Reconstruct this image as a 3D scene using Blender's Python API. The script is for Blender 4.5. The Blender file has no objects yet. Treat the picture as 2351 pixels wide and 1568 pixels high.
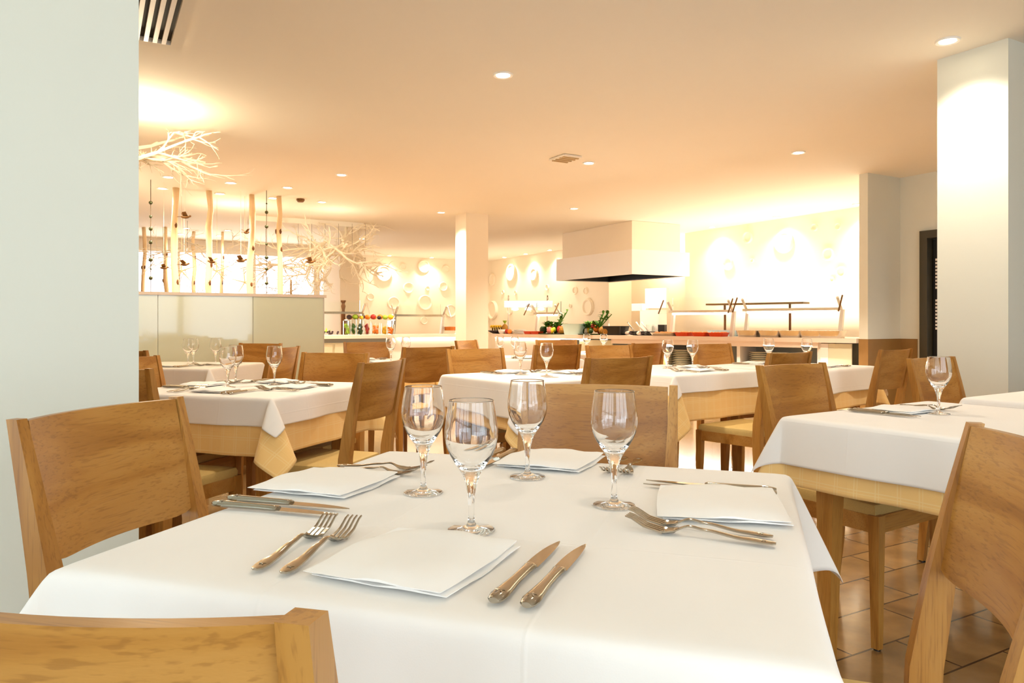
import bpy, bmesh, math, random
from mathutils import Vector, Matrix
random.seed(7)
PI = math.pi
sc = bpy.context.scene
COL = sc.collection
# ------------------------------------------------------------------ camera
CX, HZ, F, CAMH = 1175.5, 742.0, 1700.0, 1.045
cam = bpy.data.objects.new('camera', bpy.data.cameras.new('camera'))
COL.objects.link(cam)
cam.location = (0, 0, CAMH)
cam.rotation_euler = (PI/2, 0, 0)
cam.data.sensor_width = 36
cam.data.lens = 36*F/2351
cam.data.shift_y = -(784-HZ)/2351
cam.data.clip_start = 0.02
sc.camera = cam
# ------------------------------------------------------------------ world and colour management
w = bpy.data.worlds.new('daylight'); sc.world = w; w.use_nodes = True
wb = w.node_tree.nodes['Background']
wb.inputs[0].default_value = (0.95, 0.97, 1.0, 1); wb.inputs[1].default_value = 3.0
vs = sc.view_settings
vs.view_transform = 'Standard'; vs.look = 'None'; vs.gamma = 1; vs.use_curve_mapping = False
vs.exposure = 0.22
sc.cycles.max_bounces = 16; sc.cycles.diffuse_bounces = 5; sc.cycles.glossy_bounces = 10
sc.cycles.transmission_bounces = 14; sc.cycles.transparent_max_bounces = 12
sc.cycles.sample_clamp_indirect = 6.0
# ------------------------------------------------------------------ room frame: u runs to the far left, v to the far right
TH = math.radians(29.5)
U2 = Vector((-math.sin(TH), math.cos(TH))); V2 = Vector((math.cos(TH), math.sin(TH)))
CEIL = 2.60
def uv(u, v, z=0.0):
    p = U2*u + V2*v
    return Vector((p.x, p.y, z))
def at(px, py, z):
    "point at height z seen at a pixel of the photograph"
    Y = F*(CAMH-z)/(py-HZ)
    return Vector(((px-CX)/F*Y, Y, z))
def atY(px, py, Y):
    return Vector(((px-CX)/F*Y, Y, CAMH-(py-HZ)/F*Y))
def hit_u(px, u, py=None):
    "ray through pixel column px meets the plane of constant u"
    d = Vector(((px-CX)/F, 1.0)); Y = u/(d.dot(U2))
    return Vector((d.x*Y, Y, 0 if py is None else CAMH-(py-HZ)/F*Y))
def hit_v(px, v, py=None):
    d = Vector(((px-CX)/F, 1.0)); Y = v/(d.dot(V2))
    return Vector((d.x*Y, Y, 0 if py is None else CAMH-(py-HZ)/F*Y))
# ------------------------------------------------------------------ lights: daylight from the windows at the left behind the camera
def area(name, loc, direction, sx, sy, power, col, spread=PI):
    l = bpy.data.lights.new(name, 'AREA'); l.shape = 'RECTANGLE'; l.size = sx; l.size_y = sy
    l.energy = power; l.color = col; l.spread = spread
    o = bpy.data.objects.new(name, l); COL.objects.link(o); o.location = loc
    o.rotation_euler = Vector(direction).to_track_quat('-Z', 'Y').to_euler()
    return o
def point(name, loc, power, col, r=0.06):
    l = bpy.data.lights.new(name, 'POINT'); l.energy = power; l.color = col; l.shadow_soft_size = r
    o = bpy.data.objects.new(name, l); COL.objects.link(o); o.location = loc
    return o
WARM = (1.0, 0.86, 0.68)
SPOT = 3.0
WIN_V = -2.6           # plane of the side windows
for k in range(4):
    uc = -2.45 + k*1.18
    area('daylight_side', uv(uc, WIN_V+0.04, 1.30), (V2.x, V2.y, -0.05), 0.98, 2.1, 6.0, (0.36, 0.78, 1.0))
for k in range(3):
    area('daylight_back', uv(-2.95, -0.6+k*1.5, 1.30), (U2.x, U2.y, -0.05), 1.2, 2.1, 7.5, (0.30, 0.72, 1.0))
area('daylight_facade', uv(14.8, 2.0, 1.45), (-U2.x, -U2.y, 0), 3.8, 1.5, 40, (1.0, 0.93, 0.82))
# ------------------------------------------------------------------ materials
MATS = {}
def new_mat(name):
    m = bpy.data.materials.new(name); m.use_nodes = True
    return m, m.node_tree, m.node_tree.nodes['Principled BSDF']
def srgb(r, g, b):
    f = lambda c: (c/255/12.92) if c/255 <= 0.04045 else ((c/255+0.055)/1.055)**2.4
    return (f(r), f(g), f(b), 1)
def plain(name, c, rough=0.5, metal=0.0, noise=0.06, scale=8, bump=0.0, emit=None, coat=0, bscale=None, sheen=0):
    if name in MATS: return MATS[name]
    m, nt, p = new_mat(name)
    tc = nt.nodes.new('ShaderNodeTexCoord'); n = nt.nodes.new('ShaderNodeTexNoise')
    n.inputs['Scale'].default_value = scale; n.inputs['Detail'].default_value = 4
    nt.links.new(tc.outputs['Object'], n.inputs['Vector'])
    mx = nt.nodes.new('ShaderNodeMix'); mx.data_type = 'RGBA'
    nt.links.new(n.outputs['Fac'], mx.inputs[0])
    mx.inputs[6].default_value = (c[0]*(1-noise), c[1]*(1-noise), c[2]*(1-noise), 1)
    mx.inputs[7].default_value = (min(1, c[0]*(1+noise)), min(1, c[1]*(1+noise)), min(1, c[2]*(1+noise)), 1)
    nt.links.new(mx.outputs[2], p.inputs['Base Color'])
    p.inputs['Roughness'].default_value = rough; p.inputs['Metallic'].default_value = metal
    p.inputs['Coat Weight'].default_value = coat
    p.inputs['Sheen Weight'].default_value = sheen
    if bump:
        b = nt.nodes.new('ShaderNodeBump'); b.inputs['Strength'].default_value = bump; b.inputs['Distance'].default_value = 0.002
        n2 = nt.nodes.new('ShaderNodeTexNoise'); n2.inputs['Scale'].default_value = bscale or scale*8
        nt.links.new(tc.outputs['Object'], n2.inputs['Vector'])
        nt.links.new(n2.outputs['Fac'], b.inputs['Height']); nt.links.new(b.outputs['Normal'], p.inputs['Normal'])
    if emit:
        p.inputs['Emission Color'].default_value = (emit[0], emit[1], emit[2], 1); p.inputs['Emission Strength'].default_value = emit[3]
    MATS[name] = m
    return m
def wood(name, vert, dark=1.0):
    m, nt, p = new_mat(name); L = nt.links; N = nt.nodes
    tc = N.new('ShaderNodeTexCoord'); oi = N.new('ShaderNodeObjectInfo')
    add = N.new('ShaderNodeVectorMath'); add.operation = 'ADD'
    mul = N.new('ShaderNodeVectorMath'); mul.operation = 'SCALE'; mul.inputs[3].default_value = 7.0
    cmb = N.new('ShaderNodeCombineXYZ')
    for i in range(3): L.new(oi.outputs['Random'], cmb.inputs[i])
    L.new(cmb.outputs[0], mul.inputs[0])
    L.new(tc.outputs['Object'], add.inputs[0]); L.new(mul.outputs[0], add.inputs[1])
    mp = N.new('ShaderNodeMapping'); L.new(add.outputs[0], mp.inputs[0])
    mp.inputs['Scale'].default_value = (9, 9, 1.1) if vert else (1.1, 6, 9)
    n1 = N.new('ShaderNodeTexNoise'); n1.inputs['Scale'].default_value = 1.3; n1.inputs['Detail'].default_value = 5; n1.inputs['Distortion'].default_value = 1.2
    L.new(mp.outputs[0], n1.inputs['Vector'])
    mp2 = N.new('ShaderNodeMapping'); L.new(add.outputs[0], mp2.inputs[0])
    mp2.inputs['Scale'].default_value = (260, 260, 14) if vert else (14, 260, 260)
    n2 = N.new('ShaderNodeTexNoise'); n2.inputs['Scale'].default_value = 1.0; n2.inputs['Detail'].default_value = 2
    L.new(mp2.outputs[0], n2.inputs['Vector'])
    cr = N.new('ShaderNodeValToRGB'); L.new(n1.outputs['Fac'], cr.inputs[0])
    e = cr.color_ramp.elements
    d = dark
    e[0].position = 0.30; e[0].color = [x*d for x in srgb(156, 102, 36)[:3]]+[1]
    e[1].position = 0.72; e[1].color = [x*d for x in srgb(194, 144, 76)[:3]]+[1]
    k = e.new(0.5); k.color = [x*d for x in srgb(182, 128, 56)[:3]]+[1]
    k = e.new(0.44); k.color = [x*d for x in srgb(170, 115, 45)[:3]]+[1]
    cr2 = N.new('ShaderNodeValToRGB'); L.new(n2.outputs['Fac'], cr2.inputs[0])
    cr2.color_ramp.elements[0].position = 0.34; cr2.color_ramp.elements[0].color = (0.62, 0.55, 0.5, 1)
    cr2.color_ramp.elements[1].position = 0.47; cr2.color_ramp.elements[1].color = (1, 1, 1, 1)
    mx = N.new('ShaderNodeMix'); mx.data_type = 'RGBA'; mx.blend_type = 'MULTIPLY'; mx.inputs[0].default_value = 0.55
    L.new(cr.outputs[0], mx.inputs[6]); L.new(cr2.outputs[0], mx.inputs[7])
    # sparse dark knots
    vo = N.new('ShaderNodeTexVoronoi'); vo.inputs['Scale'].default_value = 9
    mp3 = N.new('ShaderNodeMapping'); L.new(add.outputs[0], mp3.inputs[0]); mp3.inputs['Scale'].default_value = (1.6, 1.6, 0.8) if vert else (0.6, 1, 1.6)
    L.new(mp3.outputs[0], vo.inputs['Vector'])
    cr3 = N.new('ShaderNodeValToRGB'); L.new(vo.outputs['Distance'], cr3.inputs[0])
    cr3.color_ramp.elements[0].position = 0.012; cr3.color_ramp.elements[0].color = (0.25, 0.15, 0.08, 1)
    cr3.color_ramp.elements[1].position = 0.035; cr3.color_ramp.elements[1].color = (1, 1, 1, 1)
    mx2 = N.new('ShaderNodeMix'); mx2.data_type = 'RGBA'; mx2.blend_type = 'MULTIPLY'; mx2.inputs[0].default_value = 0.8
    L.new(mx.outputs[2], mx2.inputs[6]); L.new(cr3.outputs[0], mx2.inputs[7])
    L.new(mx2.outputs[2], p.inputs['Base Color'])
    p.inputs['Roughness'].default_value = 0.42
    p.inputs['Coat Weight'].default_value = 0.22; p.inputs['Coat Roughness'].default_value = 0.28
    b = N.new('ShaderNodeBump'); b.inputs['Strength'].default_value = 0.25; b.inputs['Distance'].default_value = 0.0008
    L.new(n2.outputs['Fac'], b.inputs['Height']); L.new(b.outputs['Normal'], p.inputs['Normal'])
    return m
M_WH = wood('beech_grain_across', False); M_WV = wood('beech_grain_upright', True)
def make_floor_mat():
    m, nt, p = new_mat('floor_tiles'); L = nt.links; N = nt.nodes
    tc = N.new('ShaderNodeTexCoord'); mp = N.new('ShaderNodeMapping'); L.new(tc.outputs['Object'], mp.inputs[0])
    mp.inputs['Rotation'].default_value = (0, 0, -TH)
    mp.inputs['Location'].default_value = (0.12, 0.012, 0)
    br = N.new('ShaderNodeTexBrick'); L.new(mp.outputs[0], br.inputs['Vector'])
    br.inputs['Scale'].default_value = 1.0; br.inputs['Mortar Size'].default_value = 0.004; br.inputs['Mortar Smooth'].default_value = 0.2
    br.inputs['Brick Width'].default_value = 0.44; br.inputs['Row Height'].default_value = 0.216
    br.offset = 0.5
    br.inputs['Color1'].default_value = srgb(166, 132, 86); br.inputs['Color2'].default_value = srgb(150, 116, 72)
    br.inputs['Mortar'].default_value = srgb(58, 42, 30)
    n = N.new('ShaderNodeTexNoise'); n.inputs['Scale'].default_value = 7; n.inputs['Detail'].default_value = 6
    L.new(tc.outputs['Object'], n.inputs['Vector'])
    cr = N.new('ShaderNodeValToRGB'); L.new(n.outputs['Fac'], cr.inputs[0])
    cr.color_ramp.elements[0].position = 0.3; cr.color_ramp.elements[0].color = (0.72, 0.70, 0.66, 1)
    cr.color_ramp.elements[1].position = 0.7; cr.color_ramp.elements[1].color = (1.1, 1.08, 1.05, 1)
    mx = N.new('ShaderNodeMix'); mx.data_type = 'RGBA'; mx.blend_type = 'MULTIPLY'; mx.inputs[0].default_value = 1
    L.new(br.outputs['Color'], mx.inputs[6]); L.new(cr.outputs[0], mx.inputs[7]); L.new(mx.outputs[2], p.inputs['Base Color'])
    p.inputs['Roughness'].default_value = 0.16
    p.inputs['Coat Weight'].default_value = 0.3; p.inputs['Coat Roughness'].default_value = 0.1
    b = N.new('ShaderNodeBump'); b.inputs['Strength'].default_value = 0.6; b.inputs['Distance'].default_value = 0.003; b.invert = True
    L.new(br.outputs['Fac'], b.inputs['Height']); L.new(b.outputs['Normal'], p.inputs['Normal'])
    return m
M_FLOOR = make_floor_mat()
M_WALL = plain('wall_paint', srgb(228, 228, 215), 0.75, noise=0.015, scale=3, bump=0.12, bscale=60)
M_WALLW = plain('wall_paint_warm', srgb(244, 232, 212), 0.75, noise=0.015, scale=3, bump=0.1, bscale=60)
M_CEIL = plain('ceiling_paint', srgb(247, 240, 226), 0.85, noise=0.012, scale=2)
M_WAIN = plain('brown_wainscot_tile', srgb(150, 112, 60), 0.4, noise=0.15, scale=12)
M_WHITE = plain('white_lacquer', srgb(246, 240, 232), 0.35, noise=0.01)
M_TOPM = plain('cream_stone_worktop', srgb(246, 228, 212), 0.3, noise=0.03, scale=20)
M_PANEL = plain('pale_olive_laminate', srgb(226, 220, 190), 0.4, noise=0.02)
M_GREY = plain('grey_panel', srgb(150, 155, 150), 0.5, noise=0.05)
M_GAPSHADE = plain('slat_gap_shade', srgb(40, 34, 26), 0.7)  # near black, the shade between the grille slats put into colour
M_BLACK = plain('black_enamel', srgb(26, 24, 22), 0.35)
M_STEEL = plain('brushed_steel', (0.72, 0.68, 0.62, 1), 0.24, metal=1.0, noise=0.05, scale=30)
M_CUT = plain('cutlery_steel', (0.45, 0.41, 0.34, 1), 0.13, metal=1.0, noise=0.04, scale=40)
M_SEAT = plain('woven_seat_vinyl', srgb(206, 176, 108), 0.6, noise=0.10, scale=160, bump=0.4, bscale=260)
M_NAPK = plain('white_napkin_cotton', srgb(250, 248, 245), 0.9, noise=0.012, scale=6)
M_TRUNK = plain('peeled_trunk', srgb(236, 206, 162), 0.7, noise=0.15, scale=5, bump=0.3)
M_BARK = plain('dark_bark', srgb(110, 66, 26), 0.8, noise=0.3, scale=20)
M_BRANCH = plain('white_branch', srgb(250, 240, 220), 0.6, noise=0.05)
M_TWIG = plain('tan_twig', srgb(190, 160, 110), 0.7, noise=0.1)
M_BEAD = plain('green_metal_bead', srgb(84, 86, 56), 0.25, metal=0.7)
M_WIRE = plain('dark_wire', srgb(90, 72, 50), 0.5)
M_LAMP = plain('lit_lamp_glass', (1, 1, 1, 1), 0.5, emit=(1.0, 0.86, 0.62, 28))
M_TUBE = plain('lit_heat_tube', (1, 1, 1, 1), 0.5, emit=(1.0, 0.86, 0.66, 9))
M_RED = plain('red_enamel', srgb(214, 64, 20), 0.3)
M_LEAF = plain('green_leaf', srgb(70, 120, 30), 0.5, noise=0.35, scale=14)
M_LEAFL = plain('lime_leaf', srgb(160, 190, 50), 0.5, noise=0.3, scale=14)
M_LEAFD = plain('dark_leaf', srgb(38, 66, 20), 0.5, noise=0.35, scale=14)
M_YEL = plain('yellow_fruit', srgb(246, 196, 40), 0.5, noise=0.12)
M_ORG = plain('orange_fruit', srgb(240, 130, 30), 0.5, noise=0.12)
M_REDF = plain('red_fruit', srgb(180, 40, 26), 0.35, noise=0.2)
M_PINKF = plain('rosy_fruit', srgb(214, 120, 110), 0.45, noise=0.2)
M_PINE = plain('pineapple_skin', srgb(170, 120, 40), 0.7, noise=0.4, scale=60, bump=0.5)
M_DARKF = plain('dark_grapes', srgb(50, 30, 34), 0.35, noise=0.3)
M_BLUEB = plain('pale_aqua_plastic', srgb(214, 240, 236), 0.3)
M_WIN = plain('white_window_frame', srgb(250, 248, 240), 0.4, noise=0.01)
M_DOOR = plain('dark_door_frame', srgb(66, 60, 44), 0.4, noise=0.08)
M_DWOOD = plain('dark_shelf_wood', srgb(120, 84, 30), 0.5, noise=0.4, scale=10)
M_PLATE = plain('ivory_porcelain', srgb(228, 224, 204), 0.25, noise=0.01)
M_BIRD = plain('brown_feather', srgb(120, 80, 30), 0.6, noise=0.5, scale=60)
M_CURT = plain('sheer_curtain', srgb(235, 238, 240), 0.9, noise=0.05)
M_BLUEP = plain('pale_blue_cover', srgb(196, 226, 240), 0.5)
def glass(name, tint=(1, 1, 1, 1), rough=0.0, ior=1.5):
    m, nt, p = new_mat(name)
    tc = nt.nodes.new('ShaderNodeTexCoord'); n = nt.nodes.new('ShaderNodeTexNoise'); n.inputs['Scale'].default_value = 3
    nt.links.new(tc.outputs['Object'], n.inputs['Vector'])
    b = nt.nodes.new('ShaderNodeBump'); b.inputs['Strength'].default_value = 0.02; b.inputs['Distance'].default_value = 0.001
    nt.links.new(n.outputs['Fac'], b.inputs['Height']); nt.links.new(b.outputs['Normal'], p.inputs['Normal'])
    p.inputs['Base Color'].default_value = tint; p.inputs['Roughness'].default_value = rough
    p.inputs['Transmission Weight'].default_value = 1; p.inputs['IOR'].default_value = ior
    return m
M_GLASS = glass('wine_glass_crystal', ior=1.5)
M_PANE = glass('guard_glass', (0.97, 1, 0.98, 1), ior=1.3)
def gloss_panel():
    m, nt, p = new_mat('back_painted_glass')
    tc = nt.nodes.new('ShaderNodeTexCoord'); n = nt.nodes.new('ShaderNodeTexNoise'); n.inputs['Scale'].default_value = 1.2
    nt.links.new(tc.outputs['Object'], n.inputs['Vector'])
    cr = nt.nodes.new('ShaderNodeValToRGB'); nt.links.new(n.outputs['Fac'], cr.inputs[0])
    cr.color_ramp.elements[0].color = srgb(236, 244, 222); cr.color_ramp.elements[1].color = srgb(242, 248, 228)
    nt.links.new(cr.outputs[0], p.inputs['Base Color'])
    p.inputs['Roughness'].default_value = 0.06; p.inputs['IOR'].default_value = 1.5; p.inputs['Coat Weight'].default_value = 0.6; p.inputs['Coat Roughness'].default_value = 0.02
    return m
M_GP = gloss_panel()
def cloth_mat(name, c, pattern=None, sheen=0.2):
    m, nt, p = new_mat(name); N = nt.nodes; L = nt.links
    uvn = N.new('ShaderNodeUVMap'); uvn.uv_map = 'cloth'
    base = N.new('ShaderNodeTexNoise'); base.inputs['Scale'].default_value = 5
    L.new(uvn.outputs[0], base.inputs['Vector'])
    mx = N.new('ShaderNodeMix'); mx.data_type = 'RGBA'; L.new(base.outputs['Fac'], mx.inputs[0])
    mx.inputs[6].default_value = (c[0]*0.97, c[1]*0.97, c[2]*0.97, 1); mx.inputs[7].default_value = (min(1, c[0]*1.03), min(1, c[1]*1.03), min(1, c[2]*1.03), 1)
    out = mx.outputs[2]
    wv = N.new('ShaderNodeTexNoise'); wv.inputs['Scale'].default_value = 500; L.new(uvn.outputs[0], wv.inputs['Vector'])
    big = N.new('ShaderNodeTexNoise'); big.inputs['Scale'].default_value = 9; big.inputs['Detail'].default_value = 3; L.new(uvn.outputs[0], big.inputs['Vector'])
    if pattern:
        br = N.new('ShaderNodeTexBrick'); L.new(uvn.outputs[0], br.inputs['Vector'])
        br.inputs['Scale'].default_value = 1; br.inputs['Mortar Size'].default_value = 0.0016; br.inputs['Brick Width'].default_value = 0.060; br.inputs['Row Height'].default_value = 0.060; br.offset = 0.0
        br2 = N.new('ShaderNodeTexBrick'); mpp = N.new('ShaderNodeMapping'); mpp.inputs['Location'].default_value = (0.009, 0.009, 0); L.new(uvn.outputs[0], mpp.inputs[0]); L.new(mpp.outputs[0], br2.inputs['Vector'])
        br2.inputs['Scale'].default_value = 1; br2.inputs['Mortar Size'].default_value = 0.0011; br2.inputs['Brick Width'].default_value = 0.060; br2.inputs['Row Height'].default_value = 0.060; br2.offset = 0.0
        mxx = N.new('ShaderNodeMath'); mxx.operation = 'MAXIMUM'; L.new(br.outputs['Fac'], mxx.inputs[0]); L.new(br2.outputs['Fac'], mxx.inputs[1])
        sc_ = N.new('ShaderNodeMath'); sc_.operation = 'MULTIPLY'; sc_.inputs[1].default_value = 0.42; L.new(mxx.outputs[0], sc_.inputs[0])
        m2 = N.new('ShaderNodeMix'); m2.data_type = 'RGBA'; L.new(sc_.outputs[0], m2.inputs[0]); L.new(out, m2.inputs[6]); m2.inputs[7].default_value = pattern
        out = m2.outputs[2]
    L.new(out, p.inputs['Base Color'])
    p.inputs['Roughness'].default_value = 0.8; p.inputs['Sheen Weight'].default_value = sheen
    b = N.new('ShaderNodeBump'); b.inputs['Strength'].default_value = 0.15; b.inputs['Distance'].default_value = 0.0005; L.new(wv.outputs['Fac'], b.inputs['Height'])
    b2 = N.new('ShaderNodeBump'); b2.inputs['Strength'].default_value = 0.35; b2.inputs['Distance'].default_value = 0.004; L.new(big.outputs['Fac'], b2.inputs['Height'])
    cr_ = N.new('ShaderNodeTexBrick'); mpc = N.new('ShaderNodeMapping'); mpc.inputs['Location'].default_value = (0.14, 0.16, 0); L.new(uvn.outputs[0], mpc.inputs[0]); L.new(mpc.outputs[0], cr_.inputs['Vector'])
    cr_.inputs['Scale'].default_value = 1; cr_.inputs['Mortar Size'].default_value = 0.004; cr_.inputs['Mortar Smooth'].default_value = 1.0; cr_.inputs['Brick Width'].default_value = 0.30; cr_.inputs['Row Height'].default_value = 0.36; cr_.offset = 0
    b3 = N.new('ShaderNodeBump'); b3.inputs['Strength'].default_value = 0.22; b3.inputs['Distance'].default_value = 0.0015; L.new(cr_.outputs['Fac'], b3.inputs['Height'])
    L.new(b.outputs['Normal'], b2.inputs['Normal']); L.new(b2.outputs['Normal'], b3.inputs['Normal']); L.new(b3.outputs['Normal'], p.inputs['Normal'])
    return m
M_CLW = cloth_mat('white_tablecloth_cotton', srgb(247, 243, 238))
M_CLY = cloth_mat('yellow_damask', srgb(247, 206, 134), srgb(253, 230, 172))
# ------------------------------------------------------------------ geometry helpers
def link(name, bm, m, parent=None, smooth=False, bevel=0.0, seg=2):
    if bevel:
        bmesh.ops.bevel(bm, geom=[e for e in bm.edges if len(e.link_faces) == 2 and e.calc_face_angle(0) > 0.5], offset=bevel, segments=seg, affect='EDGES', profile=0.7)
    bmesh.ops.recalc_face_normals(bm, faces=bm.faces)
    me = bpy.data.meshes.new(name); bm.to_mesh(me); bm.free()
    if smooth:
        for p in me.polygons: p.use_smooth = True
        if smooth == 'auto':
            me.set_sharp_from_angle(angle=math.radians(38))
    me.materials.append(m)
    o = bpy.data.objects.new(name, me); COL.objects.link(o)
    if parent: o.parent = parent
    return o
def box(bm, c, s, rot=None, taper=None):
    "box centred at c with full size s; taper scales the bottom"
    vs_ = []
    for dz in (-0.5, 0.5):
        for dx, dy in ((-0.5, -0.5), (0.5, -0.5), (0.5, 0.5), (-0.5, 0.5)):
            k = taper if (taper and dz < 0) else 1
            p = Vector((dx*s[0]*k, dy*s[1]*k, dz*s[2]))
            if rot is not None: p = rot @ p
            vs_.append(bm.verts.new(p+Vector(c)))
    for f in ((0, 1, 2, 3), (4, 5, 6, 7), (0, 1, 5, 4), (1, 2, 6, 5), (2, 3, 7, 6), (3, 0, 4, 7)):
        bm.faces.new([vs_[i] for i in f])
def prism(bm, pts, z0, z1):
    a = [bm.verts.new((p[0], p[1], z0)) for p in pts]; b = [bm.verts.new((p[0], p[1], z1)) for p in pts]
    n = len(pts); bm.faces.new(a); bm.faces.new(b)
    for i in range(n): bm.faces.new([a[i], a[(i+1) % n], b[(i+1) % n], b[i]])
def loft(bm, secs):
    "secs: rings of points, all of the same length; closed with caps"
    rings = [[bm.verts.new(p) for p in s] for s in secs]
    n = len(rings[0])
    for a, b in zip(rings, rings[1:]):
        for i in range(n): bm.faces.new([a[i], a[(i+1) % n], b[(i+1) % n], b[i]])
    bm.faces.new(rings[0]); bm.faces.new(rings[-1])
def rect(cx, cy, z, hx, hy):
    return [(cx-hx, cy-hy, z), (cx+hx, cy-hy, z), (cx+hx, cy+hy, z), (cx-hx, cy+hy, z)]
def tube(bm, pts, radii, n=8, cap=True):
    pts = [Vector(p) for p in pts]
    if not hasattr(radii, '__len__'): radii = [radii]*len(pts)
    rings = []
    for i, p in enumerate(pts):
        d = (pts[min(i+1, len(pts)-1)]-pts[max(i-1, 0)]).normalized()
        a = d.orthogonal() if abs(d.z) < 0.9 else Vector((1, 0, 0)); a = (a-d*a.dot(d)).normalized(); b = d.cross(a)
        rings.append([bm.verts.new(p+(a*math.cos(2*PI*k/n)+b*math.sin(2*PI*k/n))*radii[i]) for k in range(n)])
    for r0, r1 in zip(rings, rings[1:]):
        for k in range(n): bm.faces.new([r0[k], r0[(k+1) % n], r1[(k+1) % n], r1[k]])
    if cap: bm.faces.new(rings[0]); bm.faces.new(rings[-1])
def lathe(bm, prof, n=32, c=(0, 0, 0), M=None):
    rings = []
    for r, z in prof:
        if r < 1e-6:
            p = Vector((0, 0, z)); p = M @ p if M else p
            rings.append([bm.verts.new(p+Vector(c))])
        else:
            ring = []
            for k in range(n):
                p = Vector((r*math.cos(2*PI*k/n), r*math.sin(2*PI*k/n), z)); p = M @ p if M else p
                ring.append(bm.verts.new(p+Vector(c)))
            rings.append(ring)
    for a, b in zip(rings, rings[1:]):
        if len(a) == 1 and len(b) == 1: continue
        for k in range(n):
            if len(a) == 1: bm.faces.new([a[0], b[k], b[(k+1) % n]])
            elif len(b) == 1: bm.faces.new([a[k], a[(k+1) % n], b[0]])
            else: bm.faces.new([a[k], a[(k+1) % n], b[(k+1) % n], b[k]])
def blob(bm, c, r, sx=1, sy=1, sz=1, n=2, jit=0.0):
    res = bmesh.ops.create_icosphere(bm, subdivisions=n, radius=r)
    for v in res['verts']:
        k = 1+random.uniform(-jit, jit)
        v.co = Vector((v.co.x*sx*k, v.co.y*sy*k, v.co.z*sz*k))+Vector(c)
def leaf(bm, base, d, L, W, droop=0.3):
    d = Vector(d).normalized(); side = d.cross(Vector((0, 0, 1)))
    if side.length < 0.05: side = Vector((1, 0, 0))
    side.normalize(); up = side.cross(d)
    n = 5; prev = None; base = Vector(base)
    for i in range(n+1):
        t = i/n; wd = W*math.sin(PI*min(0.98, t*0.92+0.06)); c = base+d*L*t-Vector((0, 0, 1))*droop*L*t*t
        row = [bm.verts.new(c-side*wd*0.5+up*0.12*wd), bm.verts.new(c), bm.verts.new(c+side*wd*0.5+up*0.12*wd)]
        if prev:
            bm.faces.new([prev[0], prev[1], row[1], row[0]]); bm.faces.new([prev[1], prev[2], row[2], row[1]])
        prev = row
def tag(o, label=None, cat=None, group=None, kind=None):
    if label: o['label'] = label
    if cat: o['category'] = cat
    if group: o['group'] = group
    if kind: o['kind'] = kind
    return o
def thing(name, label, cat, loc=(0, 0, 0), rz=0, group=None):
    o = bpy.data.objects.new(name, None); COL.objects.link(o); o.empty_display_size = 0.1
    o.location = loc; o.rotation_euler = (0, 0, rz)
    return tag(o, label, cat, group)
def struct(name, bm, m, parent=None, **k):
    o = link(name, bm, m, parent, **k)
    if not parent: o['kind'] = 'structure'
    return o
def dup(o, parent=None):
    c = o.copy(); COL.objects.link(c)
    if parent: c.parent = parent
    for ch in list(o.children): dup(ch, c)
    return c
def B(): return bmesh.new()
RZ = lambda a: Matrix.Rotation(a, 3, 'Z')
ROOM = RZ(TH)            # room boxes: local x along v, local y along u
def ubox(bm, u0, u1, v0, v1, z0, z1):
    prism(bm, [uv(u0, v0), uv(u0, v1), uv(u1, v1), uv(u1, v0)], z0, z1)
# ------------------------------------------------------------------ the setting
bm = B(); prism(bm, [uv(-3.2, -6.2), uv(-3.2, 9.6), uv(17.2, 9.6), uv(17.2, -6.2)], -0.1, 0); struct('floor', bm, M_FLOOR)
bm = B(); prism(bm, [uv(-3.2, -6.2), uv(-3.2, 9.6), uv(17.2, 9.6), uv(17.2, -6.2)], CEIL, CEIL+0.1); struct('ceiling', bm, M_CEIL)
def wall(name, u0, u1, v0, v1, m=M_WALL, z0=0, z1=CEIL):
    b = B(); ubox(b, u0, u1, v0, v1, z0, z1); return struct(name, b, m)
wall('wall_left', 2.29, 2.49, -5.99, 0.11)                # the plain wall end close at the left
wall('wall_far', 16.4, 16.55, 4.15, 8.65, M_WALLW)
wall('wall_serving', 11.5, 16.4, 8.65, 8.8, M_WALLW)
wall('wall_serving_front', 4.95, 9.66, 8.9, 9.05, M_WALLW)
wall('wall_recess_back', 9.5, 11.65, 9.2, 9.35, M_WALLW)
wall('wall_recess_left', 11.5, 11.65, 8.8, 9.2, M_WALLW)
wall('wall_recess_right', 9.51, 9.66, 9.05, 9.2, M_WALLW)
wall('wall_stub', 4.85, 4.95, 6.97, 9.05)
# right wall with a door opening
b = B(); ubox(b, 4.61, 4.85, 7.52, 7.67, 0, CEIL); ubox(b, -3.0, 3.70, 7.52, 7.67, 0, CEIL); ubox(b, 3.70, 4.61, 7.52, 7.67, 2.0, CEIL); struct('wall_right', b, M_WALL)
wall('wall_pantry', 3.5, 4.8, 8.35, 8.45, M_DWOOD)
# wainscots
b = B(); ubox(b, 4.842, 4.85, 6.97, 7.512, 0.0, 0.88); ubox(b, 4.842, 4.95, 6.962, 6.97, 0.0, 0.88); struct('trim_1', b, M_WAIN)
b = B(); ubox(b, 4.66, 4.842, 7.512, 7.52, 0.0, 0.88); ubox(b, -2.9, 3.65, 7.512, 7.52, 0.0, 0.88); struct('trim_2', b, M_WAIN)
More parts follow.
